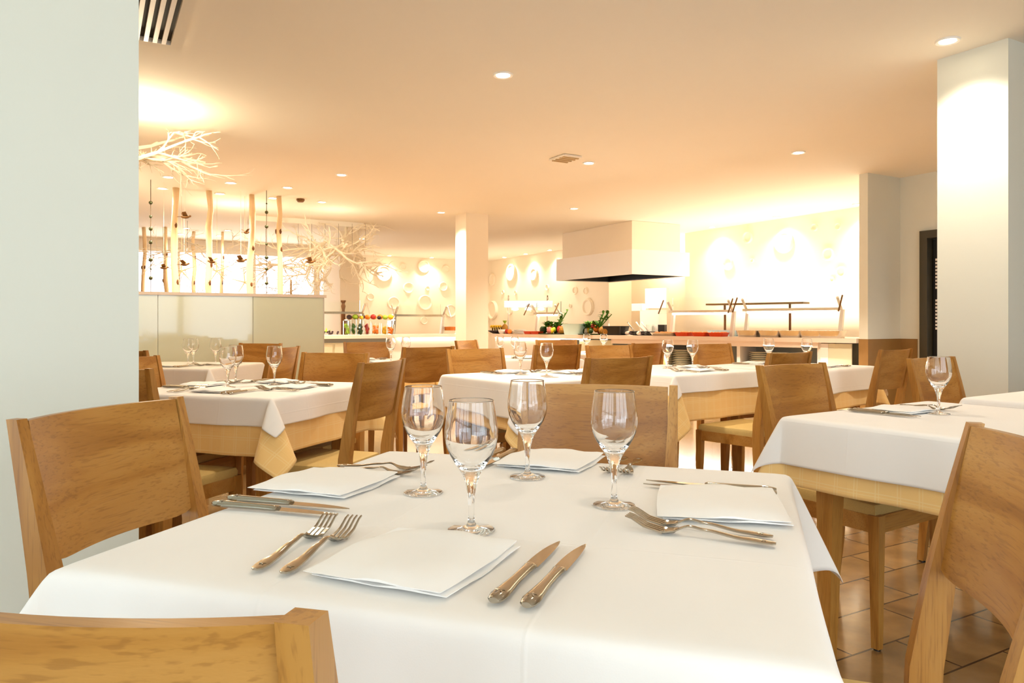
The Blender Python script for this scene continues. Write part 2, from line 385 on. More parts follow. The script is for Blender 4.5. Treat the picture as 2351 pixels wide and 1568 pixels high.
# back wall behind the camera and left window wall, both with openings
b = B()
ubox(b, -3.15, -3.0, -2.75, -1.35, 0, CEIL)
for k in range(3):
    v0 = -1.35+k*1.5; ubox(b, -3.15, -3.0, v0, v0+1.5, 2.45, CEIL); ubox(b, -3.15, -3.0, v0, v0+1.5, 0, 0.2)
    ubox(b, -3.15, -3.0, v0+1.4, v0+1.5, 0.2, 2.45)
ubox(b, -3.15, -3.0, 3.15, 7.67, 0, CEIL); struct('wall_behind', b, M_WALL)
b = B()
ubox(b, -3.0, 2.29, WIN_V-0.15, WIN_V, 0, 0.2); ubox(b, -3.0, 2.29, WIN_V-0.15, WIN_V, 2.45, CEIL)
for uc in (-3.0, -1.86, -0.68, 0.5, 1.68): ubox(b, uc, uc+0.1 if uc < 1.6 else 2.29, WIN_V-0.15, WIN_V, 0.2, 2.45)
struct('wall_side_windows', b, M_WALL)
wall('wall_far_left', 2.49, 15.0, -6.0, -5.85)
# window frames behind the camera
for k in range(4):
    uc = -2.45+k*1.18+0.0; b = B()
    for du in (-0.5, 0, 0.5): ubox(b, uc+du-0.03, uc+du+0.03, WIN_V-0.10, WIN_V-0.04, 0.2, 2.45)
    for zz in (0.23, 1.2, 2.42): ubox(b, uc-0.5, uc+0.5, WIN_V-0.10, WIN_V-0.04, zz-0.03, zz+0.03)
    struct('window_%d' % (k+1), b, M_WIN)
# far left glazed front, overexposed by daylight
b = B(); ubox(b, 15.0, 15.15, -6.0, 0.0, 0, CEIL); ubox(b, 15.0, 15.15, 0.0, 4.15, 0, 0.75); ubox(b, 15.0, 15.15, 0, 4.15, 2.45, CEIL); ubox(b, 15.0, 16.4, 4.15, 4.3, 0, CEIL)
struct('wall_garden', b, M_WHITE)
b = B()
for vv in (0.04, 1.35, 2.7, 3.95): ubox(b, 15.02, 15.12, vv-0.06, vv+0.06, 0.75, 2.45)
for zz in (0.78, 2.42): ubox(b, 15.02, 15.12, 0, 4.1, zz-0.05, zz+0.05)
struct('window_5', b, M_WIN)
# lowered ceiling strip over the garden corner
b = B(); ubox(b, 11.14, 11.7, 2.03, 3.66, CEIL-0.07, CEIL); struct('trim_3', b, M_CEIL)
# pillars
wall('wall_pillar_right', 2.18, 2.57, 4.34, 4.73)
wall('wall_pillar_far', 9.37, 9.72, 4.56, 4.91, M_WALLW)
wall('wall_pillar_garden', 11.8, 12.8, 3.48, 3.8, M_WALLW)
# door in the right wall
b = B(); ubox(b, 4.53, 4.61, 7.47, 7.69, 0, 2.0); ubox(b, 3.70, 3.78, 7.47, 7.69, 0, 2.0); ubox(b, 3.78, 4.53, 7.47, 7.69, 1.92, 2.0)
dr = struct('door_1', b, M_DOOR)
b = B(); ubox(b, 4.44, 4.52, 7.56, 7.60, 0.02, 1.91); ubox(b, 3.79, 3.87, 7.56, 7.60, 0.02, 1.91); ubox(b, 3.87, 4.44, 7.56, 7.60, 1.83, 1.91); ubox(b, 3.87, 4.44, 7.56, 7.60, 0.02, 0.15)
link('door_leaf_frame', b, M_BLACK, dr)
b = B(); ubox(b, 3.87, 4.44, 7.575, 7.585, 0.15, 1.83); link('door_pane', b, M_PANE, dr)
# two pale ribbed strips on the dark door stile
b = B()
for z0, z1 in ((1.40, 1.72), (0.98, 1.28)):
    z = z0; i = 0
    while z < z1: ubox(b, 4.468, 4.492, 7.552, 7.558, z, z+0.022); z += 0.036
link('door_strip', b, M_WHITE, dr)
# ------------------------------------------------------------------ extractor hood over the serving counter
t = thing('extractor_hood', 'big white boxy extractor hood hanging under the ceiling over the buffet', 'hood', uv(9.9, 7.7, 1.79))
def loc_bm(bm, o):
    inv = Matrix.Rotation(-o.rotation_euler.z, 4, 'Z') @ Matrix.Translation(-Vector(o.location))
    bmesh.ops.transform(bm, matrix=inv, verts=bm.verts); return bm
b = B(); ubox(b, 8.85, 10.75, 7.09, 8.05, 2.165, CEIL-0.003); link('duct_casing', loc_bm(b, t), M_WALLW, t)
b = B()
ubox(b, 8.85, 8.90, 7.09, 8.25, 1.79, 2.165); ubox(b, 10.90, 10.95, 7.09, 8.25, 1.79, 2.165)
ubox(b, 8.90, 10.90, 7.09, 7.14, 1.79, 2.165); ubox(b, 8.90, 10.90, 8.20, 8.25, 1.79, 2.165); ubox(b, 8.9, 10.9, 7.14, 8.2, 2.150, 2.165)
link('canopy', loc_bm(b, t), M_WHITE, t)
b = B(); ubox(b, 8.905, 10.895, 7.145, 8.195, 2.06, 2.08)
for a4 in ((8.902, 8.91, 7.145, 8.195), (10.89, 10.898, 7.145, 8.195), (8.902, 10.898, 7.142, 7.15), (8.902, 10.898, 8.19, 8.198)): ubox(b, *a4, 1.80, 2.08)  # liner walls coloured black to deepen the shade inside the canopy
for k in range(4): ubox(b, 8.93+k*0.49, 9.40+k*0.49, 7.2, 8.14, 2.03, 2.062)
link('shade_liner_filter', loc_bm(b, t), M_BLACK, t)
# ------------------------------------------------------------------ glass clad half wall
t = thing('partition', 'half height partition clad in pale glossy glass with a cream cap', 'partition', uv(6.96, 0.5))
b = B(); ubox(b, 6.975, 7.08, -2.5, 1.905, 0, 1.285); link('core', loc_bm(b, t), M_WALL, t)
vv = -2.5
for wd in (1.0, 1.0, 0.98, 0.775, 0.635):
    b = B(); ubox(b, 6.96, 6.972, vv+0.002, vv+wd-0.002, 0.02, 1.285); link('glass_panel', loc_bm(b, t), M_GP, t); vv += wd
b = B(); ubox(b, 6.95, 7.09, -2.5, 1.92, 1.286, 1.312); link('cap', loc_bm(b, t), M_TOPM, t)
# ------------------------------------------------------------------ air grille, vent, detector
t = thing('air_grille', 'long slatted air conditioning grille in the ceiling beside the left wall', 'grille', uv(3.6, 0.1, CEIL-0.03))
b = B()
ubox(b, 2.7, 4.52, 0.37, 0.43, CEIL-0.03, CEIL-0.002); ubox(b, 2.7, 4.52, -0.36, -0.30, CEIL-0.03, CEIL-0.002); ubox(b, 4.46, 4.52, -0.3, 0.37, CEIL-0.03, CEIL-0.002); ubox(b, 2.7, 2.76, -0.3, 0.37, CEIL-0.03, CEIL-0.002)
link('frame', loc_bm(b, t), M_CEIL, t)
b = B(); ubox(b, 2.76, 4.46, -0.3, 0.37, CEIL-0.006, CEIL-0.002); link('gap_shade_sheet', loc_bm(b, t), M_GAPSHADE, t)  # dark sheet stands in for the shaded gaps between slats
for k in range(15):
    v0 = -0.285+k*0.0435
    b = B(); ubox(b, 2.76, 4.46, v0, v0+0.022, CEIL-0.032, CEIL-0.012); link('slat', loc_bm(b, t), M_WHITE, t)
p = at(1298, 366, CEIL-0.02)
t = thing('ceiling_vent', 'small square slotted ceiling vent beside a downlight above the hall middle', 'vent', p, TH)
b = B(); box(b, (0, 0, 0.008), (0.2, 0.26, 0.016)); link('plate', b, M_CEIL, t)
for k in range(4):
    b = B(); box(b, (0, -0.09+k*0.06, -0.004), (0.17, 0.022, 0.008)); link('slot', b, M_TWIG, t)
p = at(690, 464, CEIL-0.04)
b = B(); lathe(b, [(0, 0), (0.035, 0), (0.05, 0.02), (0.05, 0.038), (0, 0.038)], 20); o = link('smoke_detector', b, M_BIRD, smooth='auto'); o.location = p
tag(o, 'small dark smoke detector on the ceiling above the garden corner', 'detector')
# ------------------------------------------------------------------ ceiling downlights
dl = None
def downlight(px, py, label, power, ang=110, group='recessed ceiling downlights', size=0.045):
    global dl
    p = at(px, py, CEIL-0.012)
    if p.to_2d().dot(U2) > 16.17: p = hit_u(px, 16.17)
    vm = 8.68 if px > 1580 else 8.43
    if p.to_2d().dot(V2) > vm: p = hit_v(px, vm)
    p.z = CEIL-0.012
    if dl is None:
        dl = thing('ceiling_light', label, 'ceiling light', p, 0, group)
        b = B(); lathe(b, [(0.043, 0.004), (0.060, 0.0), (0.064, 0.010), (0.043, 0.010)], 24); link('trim_ring', b, M_WHITE, dl, smooth='auto')
        b = B(); lathe(b, [(0, 0.003), (0.043, 0.003), (0.043, 0.010), (0, 0.010)], 24); link('bulb', b, M_LAMP, dl)
        t = dl
    else:
        t = dup(dl); t.location = p; t['label'] = label
    l = bpy.data.lights.new('downlight_beam', 'SPOT'); l.energy = power*SPOT; l.color = WARM; l.spot_size = math.radians(ang); l.spot_blend = 0.9; l.shadow_soft_size = size
    o = bpy.data.objects.new('downlight_beam', l); COL.objects.link(o); o.location = (p.x, p.y, p.z-0.03)
DLS = [
 (1155, 175, 'large bright downlight nearest the camera in mid ceiling', 55, 120),
 (2176, 97, 'downlight close to the right pillar top', 26, 120),
 (1833, 352, 'downlight on the open ceiling left of the right pillar', 190, 95),
 (1352, 376, 'downlight just right of the ceiling vent', 75, 110),
 (784, 403, 'downlight rightmost above the glass partition, nearest of its row', 50, 120),
 (660, 432, 'downlight between the tallest trunk and the mid ceiling light', 40, 120),
 (530, 421, 'downlight above the second tree trunk', 40, 120),
 (387, 408, 'downlight above the leftmost bead chain', 40, 120),
 (373, 434, 'downlight lowest beside the leftmost bead chain top', 30, 120),
 (505, 446, 'downlight between the second and third tree trunks', 30, 120),
 (626, 456, 'downlight beside the right bead chain', 30, 120),
 (739, 465, 'downlight right of the smoke detector', 40, 120),
 (1013, 489, 'downlight at the left of the far pillar top', 70, 120),
 (1318, 480, 'downlight above the left end of the extractor hood', 60, 120),
 (429, 525, 'downlight behind the leftmost trunk, upper of two', 20, 120),
 (416, 538, 'downlight behind the leftmost trunk, lower of two', 20, 120),
 (523, 530, 'downlight behind the third trunk, upper of two', 20, 120),
 (504, 542, 'downlight behind the third trunk, lower of two', 20, 120),
 (614, 504, 'downlight crossed by the right bead chain', 20, 120),
 (700, 510, 'left downlight in the lowered ceiling strip', 20, 120),
 (779, 515, 'right downlight in the lowered ceiling strip', 20, 120),
 (831, 549, 'downlight among the tips of the hanging branches', 30, 120),
 (894, 592, 'downlight over the largest left wall disc', 18, 125),
 (991, 597, 'downlight over the far disc wall left of the pillar', 18, 125),
 (1158, 593, 'first downlight right of the far pillar along the disc wall', 18, 125),
 (1207, 585, 'second downlight right of the far pillar along the disc wall', 18, 125),
 (1262, 575, 'third downlight along the disc wall beside the hood casing', 18, 125),
 (1635, 528, 'left downlight washing the bright disc wall', 18, 125),
 (1783, 504, 'middle downlight washing the bright disc wall', 18, 125),
 (1968, 475, 'downlight half hidden at the corner of the stub wall', 18, 125),
]
for px, py, lab, pw, an in DLS: downlight(px, py, lab, pw, an)
# extra downlights added out of view to brighten the tables and the corridor
for (x_, y_, pw), nm_ in zip(((0.55, 2.75, 10), (0.35, 0.95, 4.0), (2.1, 1.9, 3), (-1.15, 3.3, 16), (4.44, 5.96, 40)), ('over the far edge of the nearest table', 'over the middle of the nearest table', 'over the big right table', 'over the left table', 'over the corridor before the dark door')):
    t = dup(dl); t.location = (x_, y_, CEIL-0.012); t['label'] = 'added unseen ceiling downlight '+nm_
    l = bpy.data.lights.new('downlight_beam', 'SPOT'); l.energy = pw*SPOT; l.color = WARM; l.spot_size = math.radians(120); l.spot_blend = 0.9; l.shadow_soft_size = 0.06
    o = bpy.data.objects.new('downlight_beam', l); COL.objects.link(o); o.location = (x_, y_, CEIL-0.042)
# strong lamps glowing among the hanging branches, plus added fills for buffet and disc walls
point('branch_lamp', uv(5.9, 0.3, 2.38), 32, (1.0, 0.82, 0.55), 0.08)
point('branch_lamp_far', uv(10.2, 1.6, 2.1), 16, (1.0, 0.85, 0.6), 0.1)
q_ = hit_u(770, 10.0); point('branch_cluster_fill', (q_.x, q_.y, 2.15), 6, (1.0, 0.88, 0.68), 0.06)  # added fill that brightens the branch cluster, no fitting behind it
point('garden_lamp', uv(9.0, -0.4, 1.9), 34, (1.0, 0.88, 0.66), 0.1)
area('buffet_wall_fill', uv(7.2, 8.35, 0.95), (0, 0, 1), 3.6, 0.25, 52, (1.0, 0.88, 0.70)).rotation_euler = (PI, 0, TH+PI/2)  # added fill shining up to brighten the wall, not a fitting
point('kitchen_lamp', uv(10.3, 8.9, 2.2), 25, (1.0, 0.82, 0.58), 0.1)
area('disc_wall_fill', uv(15.2, 6.3, 0.95), (U2.x*0.35, U2.y*0.35, 1.0), 3.2, 0.3, 18, (1.0, 0.86, 0.66))  # added fill to lift the far disc wall
area('disc_wall_fill', uv(13.4, 7.6, 0.95), (V2.x*0.35, V2.y*0.35, 1.0), 3.2, 0.3, 15, (1.0, 0.86, 0.66))  # added fill to lift the disc wall behind the buffet
# ------------------------------------------------------------------ relief discs on the far walls
def disc(px, py, rpx, plane, label, group):
    p = hit_u(px, 16.4, py) if plane == 'far' else hit_v(px, 8.9 if plane == 'front' else 8.65, py)
    r = rpx*p.y/F
    b = B(); h = min(0.07, 0.02+r*0.22)
    lathe(b, [(0, h*0.35), (r*0.70, h*0.40), (r*0.82, h*0.95), (r*0.90, h), (r*0.97, h*0.8), (r, h*0.35), (r*0.98, -0.004), (0, -0.004)], 36)
    o = link('wall_disc', b, M_WALLW, smooth='auto'); o.location = p
    n = -U2 if plane == 'far' else -V2
    o.rotation_euler = Vector((n.x, n.y, 0)).to_track_quat('Z', 'Y').to_euler()
    tag(o, label, 'wall disc', group)
G1 = 'plaster relief discs on the far wall'; G2 = 'plaster relief discs on the wall behind the buffet'; G3 = 'plaster relief discs on the bright right wall'
for a in [(880, 628, 19, 'big cream relief disc high on the left of the far wall'), (925, 613, 8, 'small relief disc between the two highest of the far wall'), (972, 612, 15, 'upper relief disc under the second far downlight'),
          (937, 661, 13, 'medium relief disc in the middle row of the far wall'), (981, 662, 5, 'tiny relief disc in the middle of the far wall'), (1017, 658, 11, 'relief disc in the middle row near the far pillar'),
          (903, 696, 15, 'relief disc above the left sneeze guard post'), (975, 695, 18, 'large round relief disc above the wide left sneeze guard'), (850, 682, 9, 'small relief disc lowest at the left of the far wall'),
          (1034, 714, 15, 'relief disc partly hidden by the far pillar'), (973, 736, 9, 'small relief disc seen through the left sneeze guard'), (1023, 618, 9, 'small relief disc high beside the far pillar')]:
    disc(a[0], a[1], a[2], 'far', a[3], G1)
for a in [(1132, 642, 14, 'relief disc just right of the far pillar, upper'), (1176, 626, 20, 'tall looking relief disc under the first buffet downlight'), (1228, 630, 15, 'relief disc under the second buffet downlight'),
          (1133, 712, 22, 'large relief disc just right of the far pillar, lower'), (1156, 671, 5, 'tiny upper relief disc above the gooseneck heat lamp'), (1185, 672, 5, 'tiny relief disc right of the tiny upper one'),
          (1172, 712, 11, 'relief disc behind the gooseneck heat lamp'), (1222, 708, 9, 'relief disc behind the small sneeze guard'), (1352, 705, 20, 'big relief disc right of the vegetable display'),
          (1346, 668, 8, 'small relief disc under the hood, right'), (1322, 667, 9, 'small relief disc under the hood, middle'), (1258, 660, 7, 'small relief disc left of the hood'), (1311, 702, 5, 'tiny relief disc above the blue tub')]:
    disc(a[0], a[1], a[2], 'serv', a[3], G2)
for a in [(1802, 556, 26, 'biggest relief disc on the bright right wall'), (1718, 545, 14, 'relief disc upper left on the bright right wall'), (1673, 606, 15, 'relief disc right of the hood edge'),
          (1871, 522, 9, 'small relief disc upper right on the bright wall'), (1925, 520, 8, 'small relief disc highest near the stub wall'), (1902, 584, 15, 'relief disc middle right of the bright wall'),
          (1932, 624, 13, 'relief disc low right near the stub wall'), (1728, 598, 5, 'tiny relief disc in the middle of the bright wall'), (1912, 641, 6, 'tiny relief disc low on the bright wall')]:
    disc(a[0], a[1], a[2], 'front', a[3], G3)
# ------------------------------------------------------------------ tables and cloths
TOPZ = 0.745
def cloth(name, s, drop, off, zt, m, seed, label, cat, loc, rz, group=None, fin=0.4, bell=0.26, n=26, flare=0.10, amp=0.012, flap=0):
    rnd = random.Random(seed)
    ph = [rnd.uniform(0, 6.28) for _ in range(12)]
    # parameter lines, denser near the table edge
    inner = [-s+2*s*i/10 for i in range(11)]
    outer = [s+drop*((i/12)**1.15) for i in range(1, 13)]
    P = [-x for x in reversed(outer)]+inner+outer
    bm = bmesh.new(); g = {}
    r0 = 0.014
    def fall(e):
        "excess e of cloth past the edge -> (outwards, down) with a rounded edge"
        if e < r0*PI/2:
            a = e/r0; return r0*math.sin(a), r0*(1-math.cos(a))
        return r0, r0+(e-r0*PI/2)
    for i, x in enumerate(P):
        for j, y in enumerate(P):
            ex = max(0, abs(x)-s); ey = max(0, abs(y)-s)
            sx = 1 if x > 0 else -1; sy = 1 if y > 0 else -1
            if ex == 0 and ey == 0:
                X, Y, Z = x, y, 0.0
            elif ey == 0 or ex == 0:
                e = ex or ey; o_, d = fall(e); t = y if ex else x; side = (0 if sx > 0 else 1) if ex else (2 if sy > 0 else 3)
                k = (d/drop)
                wv = amp*k*(math.sin(t/s*5.2+ph[side])+0.6*math.sin(t/s*11+ph[side+4]))*(1-0.5*abs(t/s)**4)
                o_ = o_+flare*d*(0.45+0.55*abs(t/s)**3)+wv+0.004*k
                if ex: X, Y, Z = sx*(s+o_), y, -d
                else: X, Y, Z = x, sy*(s+o_), -d
            else:
                r = math.hypot(ex, ey); th = math.atan2(ey, ex)
                o_, d = fall(r)
                bl = math.sin(2*th)
                side = (0 if sx > 0 else 1); side2 = (2 if sy > 0 else 3)
                k0 = min(1.2, d/drop)
                tt = 1.0
                w0 = amp*k0*(math.sin(sy*5.2+ph[side])+0.6*math.sin(sy*11+ph[side+4]))*0.5
                w1 = amp*k0*(math.sin(sx*5.2+ph[side2])+0.6*math.sin(sx*11+ph[side2+4]))*0.5
                f = th/(PI/2); ww = w0*(1-f)+w1*f
                base = o_+flare*d+ww+0.004*k0
                h = fin*r*bl**1.3*0.72
                dd = math.sqrt(max(1e-9, d*d-min(math.hypot(h, bell*r*math.sin(4*th)), d*0.9)**2)) if d > 0 else 0
                c_, s_ = math.cos(th), math.sin(th)
                lt = bell*r*math.sin(4*th)*0.7071*min(1, r/0.05)
                ox = base*c_+h*0.7071+lt; oy = base*s_+h*0.7071-lt
                if flap: ox += flap*sx*r*bl*0.35; oy -= flap*sy*r*bl*0.35
                X, Y, Z = sx*(s+ox), sy*(s+oy), -dd
            g[i, j] = bm.verts.new((X, Y, Z))
    uvl = bm.loops.layers.uv.new('cloth')
    N = len(P)
    for i in range(N-1):
        for j in range(N-1):
            f = bm.faces.new([g[i, j], g[i+1, j], g[i+1, j+1], g[i, j+1]])
            for lp, (a, b_) in zip(f.loops, ((i, j), (i+1, j), (i+1, j+1), (i, j+1))):
                lp[uvl].uv = (P[a], P[b_])
    o = link(name, bm, m, smooth=True)
    md = o.modifiers.new('sub', 'SUBSURF'); md.levels = 1; md.render_levels = 1
    md = o.modifiers.new('thick', 'SOLIDIFY'); md.thickness = 0.0012; md.offset = 0
    o.location = (loc[0], loc[1], zt); o.rotation_euler = (0, 0, rz)
    return tag(o, label, cat, group)
def make_table(s, loc, rz, label, wlabel, ylabel, wd=0.13, yd=0.235, seed=1, fin=0.38, bell=0.26, leg=0.062, legs_in=0.05):
    t = thing('dining_table', label, 'table', (loc[0], loc[1], 0), rz, 'square wooden dining tables')
    b = B(); box(b, (0, 0, TOPZ-0.0125), (2*s-0.01, 2*s-0.01, 0.025)); link('table_top', b, M_WH, t, bevel=0.004)
    b = B()
    for sx in (-1, 1): box(b, (sx*(s-legs_in-0.03), 0, TOPZ-0.065), (0.02, 2*(s-legs_in-leg), 0.08))
    for sy in (-1, 1): box(b, (0, sy*(s-legs_in-0.03), TOPZ-0.065), (2*(s-legs_in-leg), 0.02, 0.08))
    link('apron', b, M_WH, t)
    for sx in (-1, 1):
        for sy in (-1, 1):
            b = B(); q = s-legs_in-leg/2; h = leg/2
            loft(b, [rect(sx*(q+h*0.25), sy*(q+h*0.25), 0, h*0.62, h*0.62), rect(sx*q, sy*q, TOPZ-0.10, h, h), rect(sx*q, sy*q, TOPZ-0.026, h, h)])
            link('leg', b, M_WV, t, bevel=0.003)
    cloth('underlay_cloth', s+0.002, yd, 0, TOPZ+0.004, M_CLY, seed+50, ylabel, 'tablecloth', loc, rz, 'yellow damask underlay cloths', fin=fin*(0.35 if fin > 0.61 else 1), bell=bell, flare=0.05, amp=0.010)
    cloth('tablecloth', s+0.010, wd, 0, TOPZ+0.008, M_CLW, seed, wlabel, 'tablecloth', loc, rz, 'white tablecloths', fin=fin, bell=bell, flare=0.09, amp=0.009)
    return t
ZT = TOPZ+0.010          # surface the place settings stand on
A = math.radians
# rotation: table's local +y axis points along the given heading (degrees clockwise from camera forward)
def head(h): return -A(h)
TB = {}
def add_table(key, cx, cy, s, h, label, wl, yl, **k):
    TB[key] = (cx, cy, s, head(h)); make_table(s, (cx, cy), head(h), label, wl, yl, **k)
add_table('near', -0.006, 1.168, 0.413, 17.9, 'square dining table closest to the camera, laid for four', 'white tablecloth on the nearest table, filling the foreground', 'yellow underlay peeping out under the nearest white tablecloth', wd=0.20, yd=0.235, seed=3, fin=0.62, bell=0.0)
add_table('left', -1.20, 3.38, 0.375, 17.0, 'square dining table at the left behind the near chair', 'white tablecloth on the left table with a flared front corner', 'yellow damask underlay with a long hanging corner on the left table', seed=5, wd=0.12, yd=0.235, fin=0.6)
add_table('mid', 0.140, 4.16, 0.37, -35.8, 'square dining table in the centre behind the near table far chair', 'white tablecloth on the centre table with a corner hanging to the front', 'yellow underlay on the centre table', seed=8, wd=0.19, yd=0.25, fin=0.25)
add_table('mid_right', 0.985, 4.69, 0.38, -37, 'square dining table right of the centre table', 'white tablecloth on the table right of the centre, edge nearly level', 'plain yellow underlay wide open to view right of the centre chairs', seed=11, wd=0.11, yd=0.27)
add_table('right_far', 1.92, 5.12, 0.385, -41, 'square dining table before the right end of the buffet', 'white tablecloth on the table before the right end of the buffet', 'orange lit underlay on the table before the right end of the buffet', seed=13, wd=0.16, yd=0.26)
add_table('right', 1.445, 2.209, 0.408, -33, 'square dining table at the right edge with visible tapered legs', 'white tablecloth on the big right table, bluish in daylight', 'patterned yellow underlay below the big right tablecloth', seed=17, wd=0.155, yd=0.215, fin=0.5, bell=0.0)
add_table('right_edge', 2.36, 2.80, 0.400, -33, 'square dining table cut off by the right frame edge before the pillar', 'white tablecloth cut off by the right frame edge', 'yellow underlay of the table cut off by the right frame edge', seed=19)
add_table('left_far', -2.30, 5.20, 0.375, 6, 'square dining table in front of the glass partition', 'white tablecloth on the table before the glass partition', 'yellow underlay on the table before the glass partition', seed=23, wd=0.15, yd=0.24)
add_table('back_left', -1.07, 5.68, 0.37, -25, 'square dining table before the left buffet counter', 'white tablecloth on the table before the left buffet counter', 'yellow underlay on the table before the left buffet counter', seed=29)
add_table('back_mid', 0.12, 6.35, 0.385, -8, 'square dining table right of the far pillar base', 'white tablecloth on the table right of the far pillar base', 'yellow underlay on the table right of the far pillar base', seed=31)
add_table('back_right', 0.95, 7.45, 0.38, -30, 'farthest square dining table close to the buffet middle', 'white tablecloth on the farthest table close to the buffet middle', 'yellow underlay on the farthest table close to the buffet', seed=37)
# ------------------------------------------------------------------ chairs
def make_chair(label):
    t = thing('dining_chair', label, 'chair', group='beech dining chairs')
    # seat cushion
    b = B()
    n = 8
    def ring(z, k):
        pts = [(-0.185, -0.165), (0.185, -0.165), (0.205, 0.185), (-0.205, 0.185)]
        return [(x*k, y*k, z) for x, y in pts]
    loft(b, [ring(0.428, 0.99), ring(0.448, 1.0), ring(0.461, 0.97), ring(0.466, 0.90), ring(0.467, 0.55)])
    link('seat', b, M_SEAT, t, smooth='auto', bevel=0.006)
    b = B()
    for sx in (-1, 1):
        loft(b, [[(sx*0.185, -0.17, 0.372), (sx*0.165, -0.17, 0.372), (sx*0.165, -0.17, 0.428), (sx*0.185, -0.17, 0.428)], [(sx*0.205, 0.175, 0.372), (sx*0.185, 0.175, 0.372), (sx*0.185, 0.175, 0.428), (sx*0.205, 0.175, 0.428)]])
    box(b, (0, 0.182, 0.40), (0.36, 0.02, 0.056)); box(b, (0, -0.178, 0.40), (0.33, 0.02, 0.056))
    link('seat_frame', b, M_WH, t, bevel=0.0025)
    for sx in (-1, 1):
        b = B(); x = sx*0.192
        loft(b, [rect(sx*0.196, 0.186, 0.006, 0.0125, 0.0125), rect(x, 0.182, 0.43, 0.0185, 0.0185)])
        l = link('leg', b, M_WV, t, bevel=0.003)
        b = B(); lathe(b, [(0, 0), (0.011, 0), (0.011, 0.008), (0, 0.008)], 12, (sx*0.196, 0.186, 0)); link('foot_cap', b, M_BLACK, l)
    for sx in (-1, 1):
        b = B()
        S = []
        for z, y, hx, hy in ((0.006, -0.222, 0.013, 0.014), (0.20, -0.203, 0.016, 0.019), (0.40, -0.196, 0.0175, 0.024), (0.50, -0.200, 0.0175, 0.024), (0.64, -0.222, 0.0165, 0.020), (0.77, -0.248, 0.0125, 0.015), (0.888, -0.274, 0.0100, 0.0105)):
            S.append(rect(sx*(0.1985-hx*0.9+0.002), y, z, hx, hy))
        loft(b, S)
        l = link('leg', b, M_WV, t, bevel=0.0025); l['label'] = 'rear leg running up as back post'
        b = B(); lathe(b, [(0, 0), (0.012, 0), (0.012, 0.008), (0, 0.008)], 12, (sx*0.184, -0.222, 0)); link('foot_cap', b, M_BLACK, l)
    # curved backrest
    b = B(); nx = 18; nz = 6; th = 0.013; fr = []; bk = []
    for i in range(nx+1):
        tx = -1+2*i/nx; x = tx*0.1775
        bow = 0.036*(1-tx*tx)
        zb = 0.646+0.016*abs(tx)**10; ra, rb = [], []
        for j in range(nz+1):
            z = zb+(0.884-zb)*j/nz
            yl = -0.222-0.022*((z-0.64)/0.12) if z > 0.5 else -0.2
            yl = -0.222-(z-0.64)*0.208
            ra.append(b.verts.new((x, yl-bow+0.008, z))); rb.append(b.verts.new((x, yl-bow+0.008-th, z)))
        fr.append(ra); bk.append(rb)
    for i in range(nx):
        for j in range(nz):
            b.faces.new([fr[i][j], fr[i+1][j], fr[i+1][j+1], fr[i][j+1]]); b.faces.new([bk[i][j], bk[i][j+1], bk[i+1][j+1], bk[i+1][j]])
        b.faces.new([fr[i][0], bk[i][0], bk[i+1][0], fr[i+1][0]]); b.faces.new([fr[i][nz], fr[i+1][nz], bk[i+1][nz], bk[i][nz]])
    for j in range(nz):
        b.faces.new([fr[0][j], fr[0][j+1], bk[0][j+1], bk[0][j]]); b.faces.new([fr[nx][j], bk[nx][j], bk[nx][j+1], fr[nx][j+1]])
    link('backrest', b, M_WH, t, smooth='auto')
    return t
chair0 = None
def chair(topx, topy, Yc, h, label):
    "h = heading the chair faces; (topx, Yc) the middle of its back top"
    global chair0
    if chair0 is None: chair0 = make_chair(label); t = chair0
    else: t = dup(chair0); t['label'] = label
    hx, hy = math.sin(A(h)), math.cos(A(h))
    t.location = (topx+hx*0.274, Yc+hy*0.274, 0); t.rotation_euler = (0, 0, -A(h))
    return t
def ch(px, Y, h, label): return chair((px-CX)/F*Y, 0, Y, h, label)
chair(-0.2985, 0, 0.443, 14, 'chair nearest the camera at bottom left, seen from behind')
chair(-0.766, 0, 1.40, 104, 'chair at the left side of the nearest table, before the plain wall')
chair(0.222, 0, 1.915, 194, 'pale chair at the far side of the nearest table, behind the glasses')
chair(0.675, 0, 0.985, -73, 'chair at the right side of the nearest table, cut off by the frame')
ch(880, 3.13, -73, 'chair at the right side of the left table, showing its hollow back')
ch(770, 3.98, 197, 'pale chair at the far side of the left table')
chair(-1.80, 0, 3.45, 107, 'chair at the left side of the left table, half hidden by the wall')
chair(-1.44, 0, 2.62, 17, 'chair at the front of the left table, only its right post showing')
chair(-2.30, 0, 4.35, 20, 'chair before the glass partition table, corner just past the wall edge')
ch(598, 5.85, 200, 'chair between the glass partition and its table')
ch(655, 4.95, -80, 'chair right of the glass partition table, seen on its hollow side')
ch(1424, 3.46, -33, 'dark olive chair back directly behind the rightmost near glass')
ch(1091, 4.62, 148, 'chair beside the far left edge of the centre table')
ch(985, 4.98, -38, 'chair with dark panel seen from behind, left of the centre table')
ch(843, 6.30, 155, 'chair against the left buffet counter, behind its table')
ch(1070, 6.85, 115, 'chair at the foot of the far pillar')
ch(1281, 5.45, -28, 'chair behind the right wine glass of the centre table')
ch(1277, 7.05, 170, 'highest chair back in the row behind the centre table glasses')
ch(1397, 5.35, 150, 'chair directly behind the dark olive chair back')
ch(1490, 5.95, -40, 'chair before the buffet, left of two centre right glasses')
ch(1633, 5.72, 150, 'chair before the plate shelves, right of two centre right glasses')
ch(1815, 4.03, -37, 'chair right of the centre right table, seat visible to its left')
ch(1818, 2.86, 147, 'chair with a small knot at the far side of the big right table')
ch(2058, 4.50, -38, 'chair by the brown wainscot, its left post wide')
ch(2138, 3.40, 146, 'chair behind the single glass of the big right table')
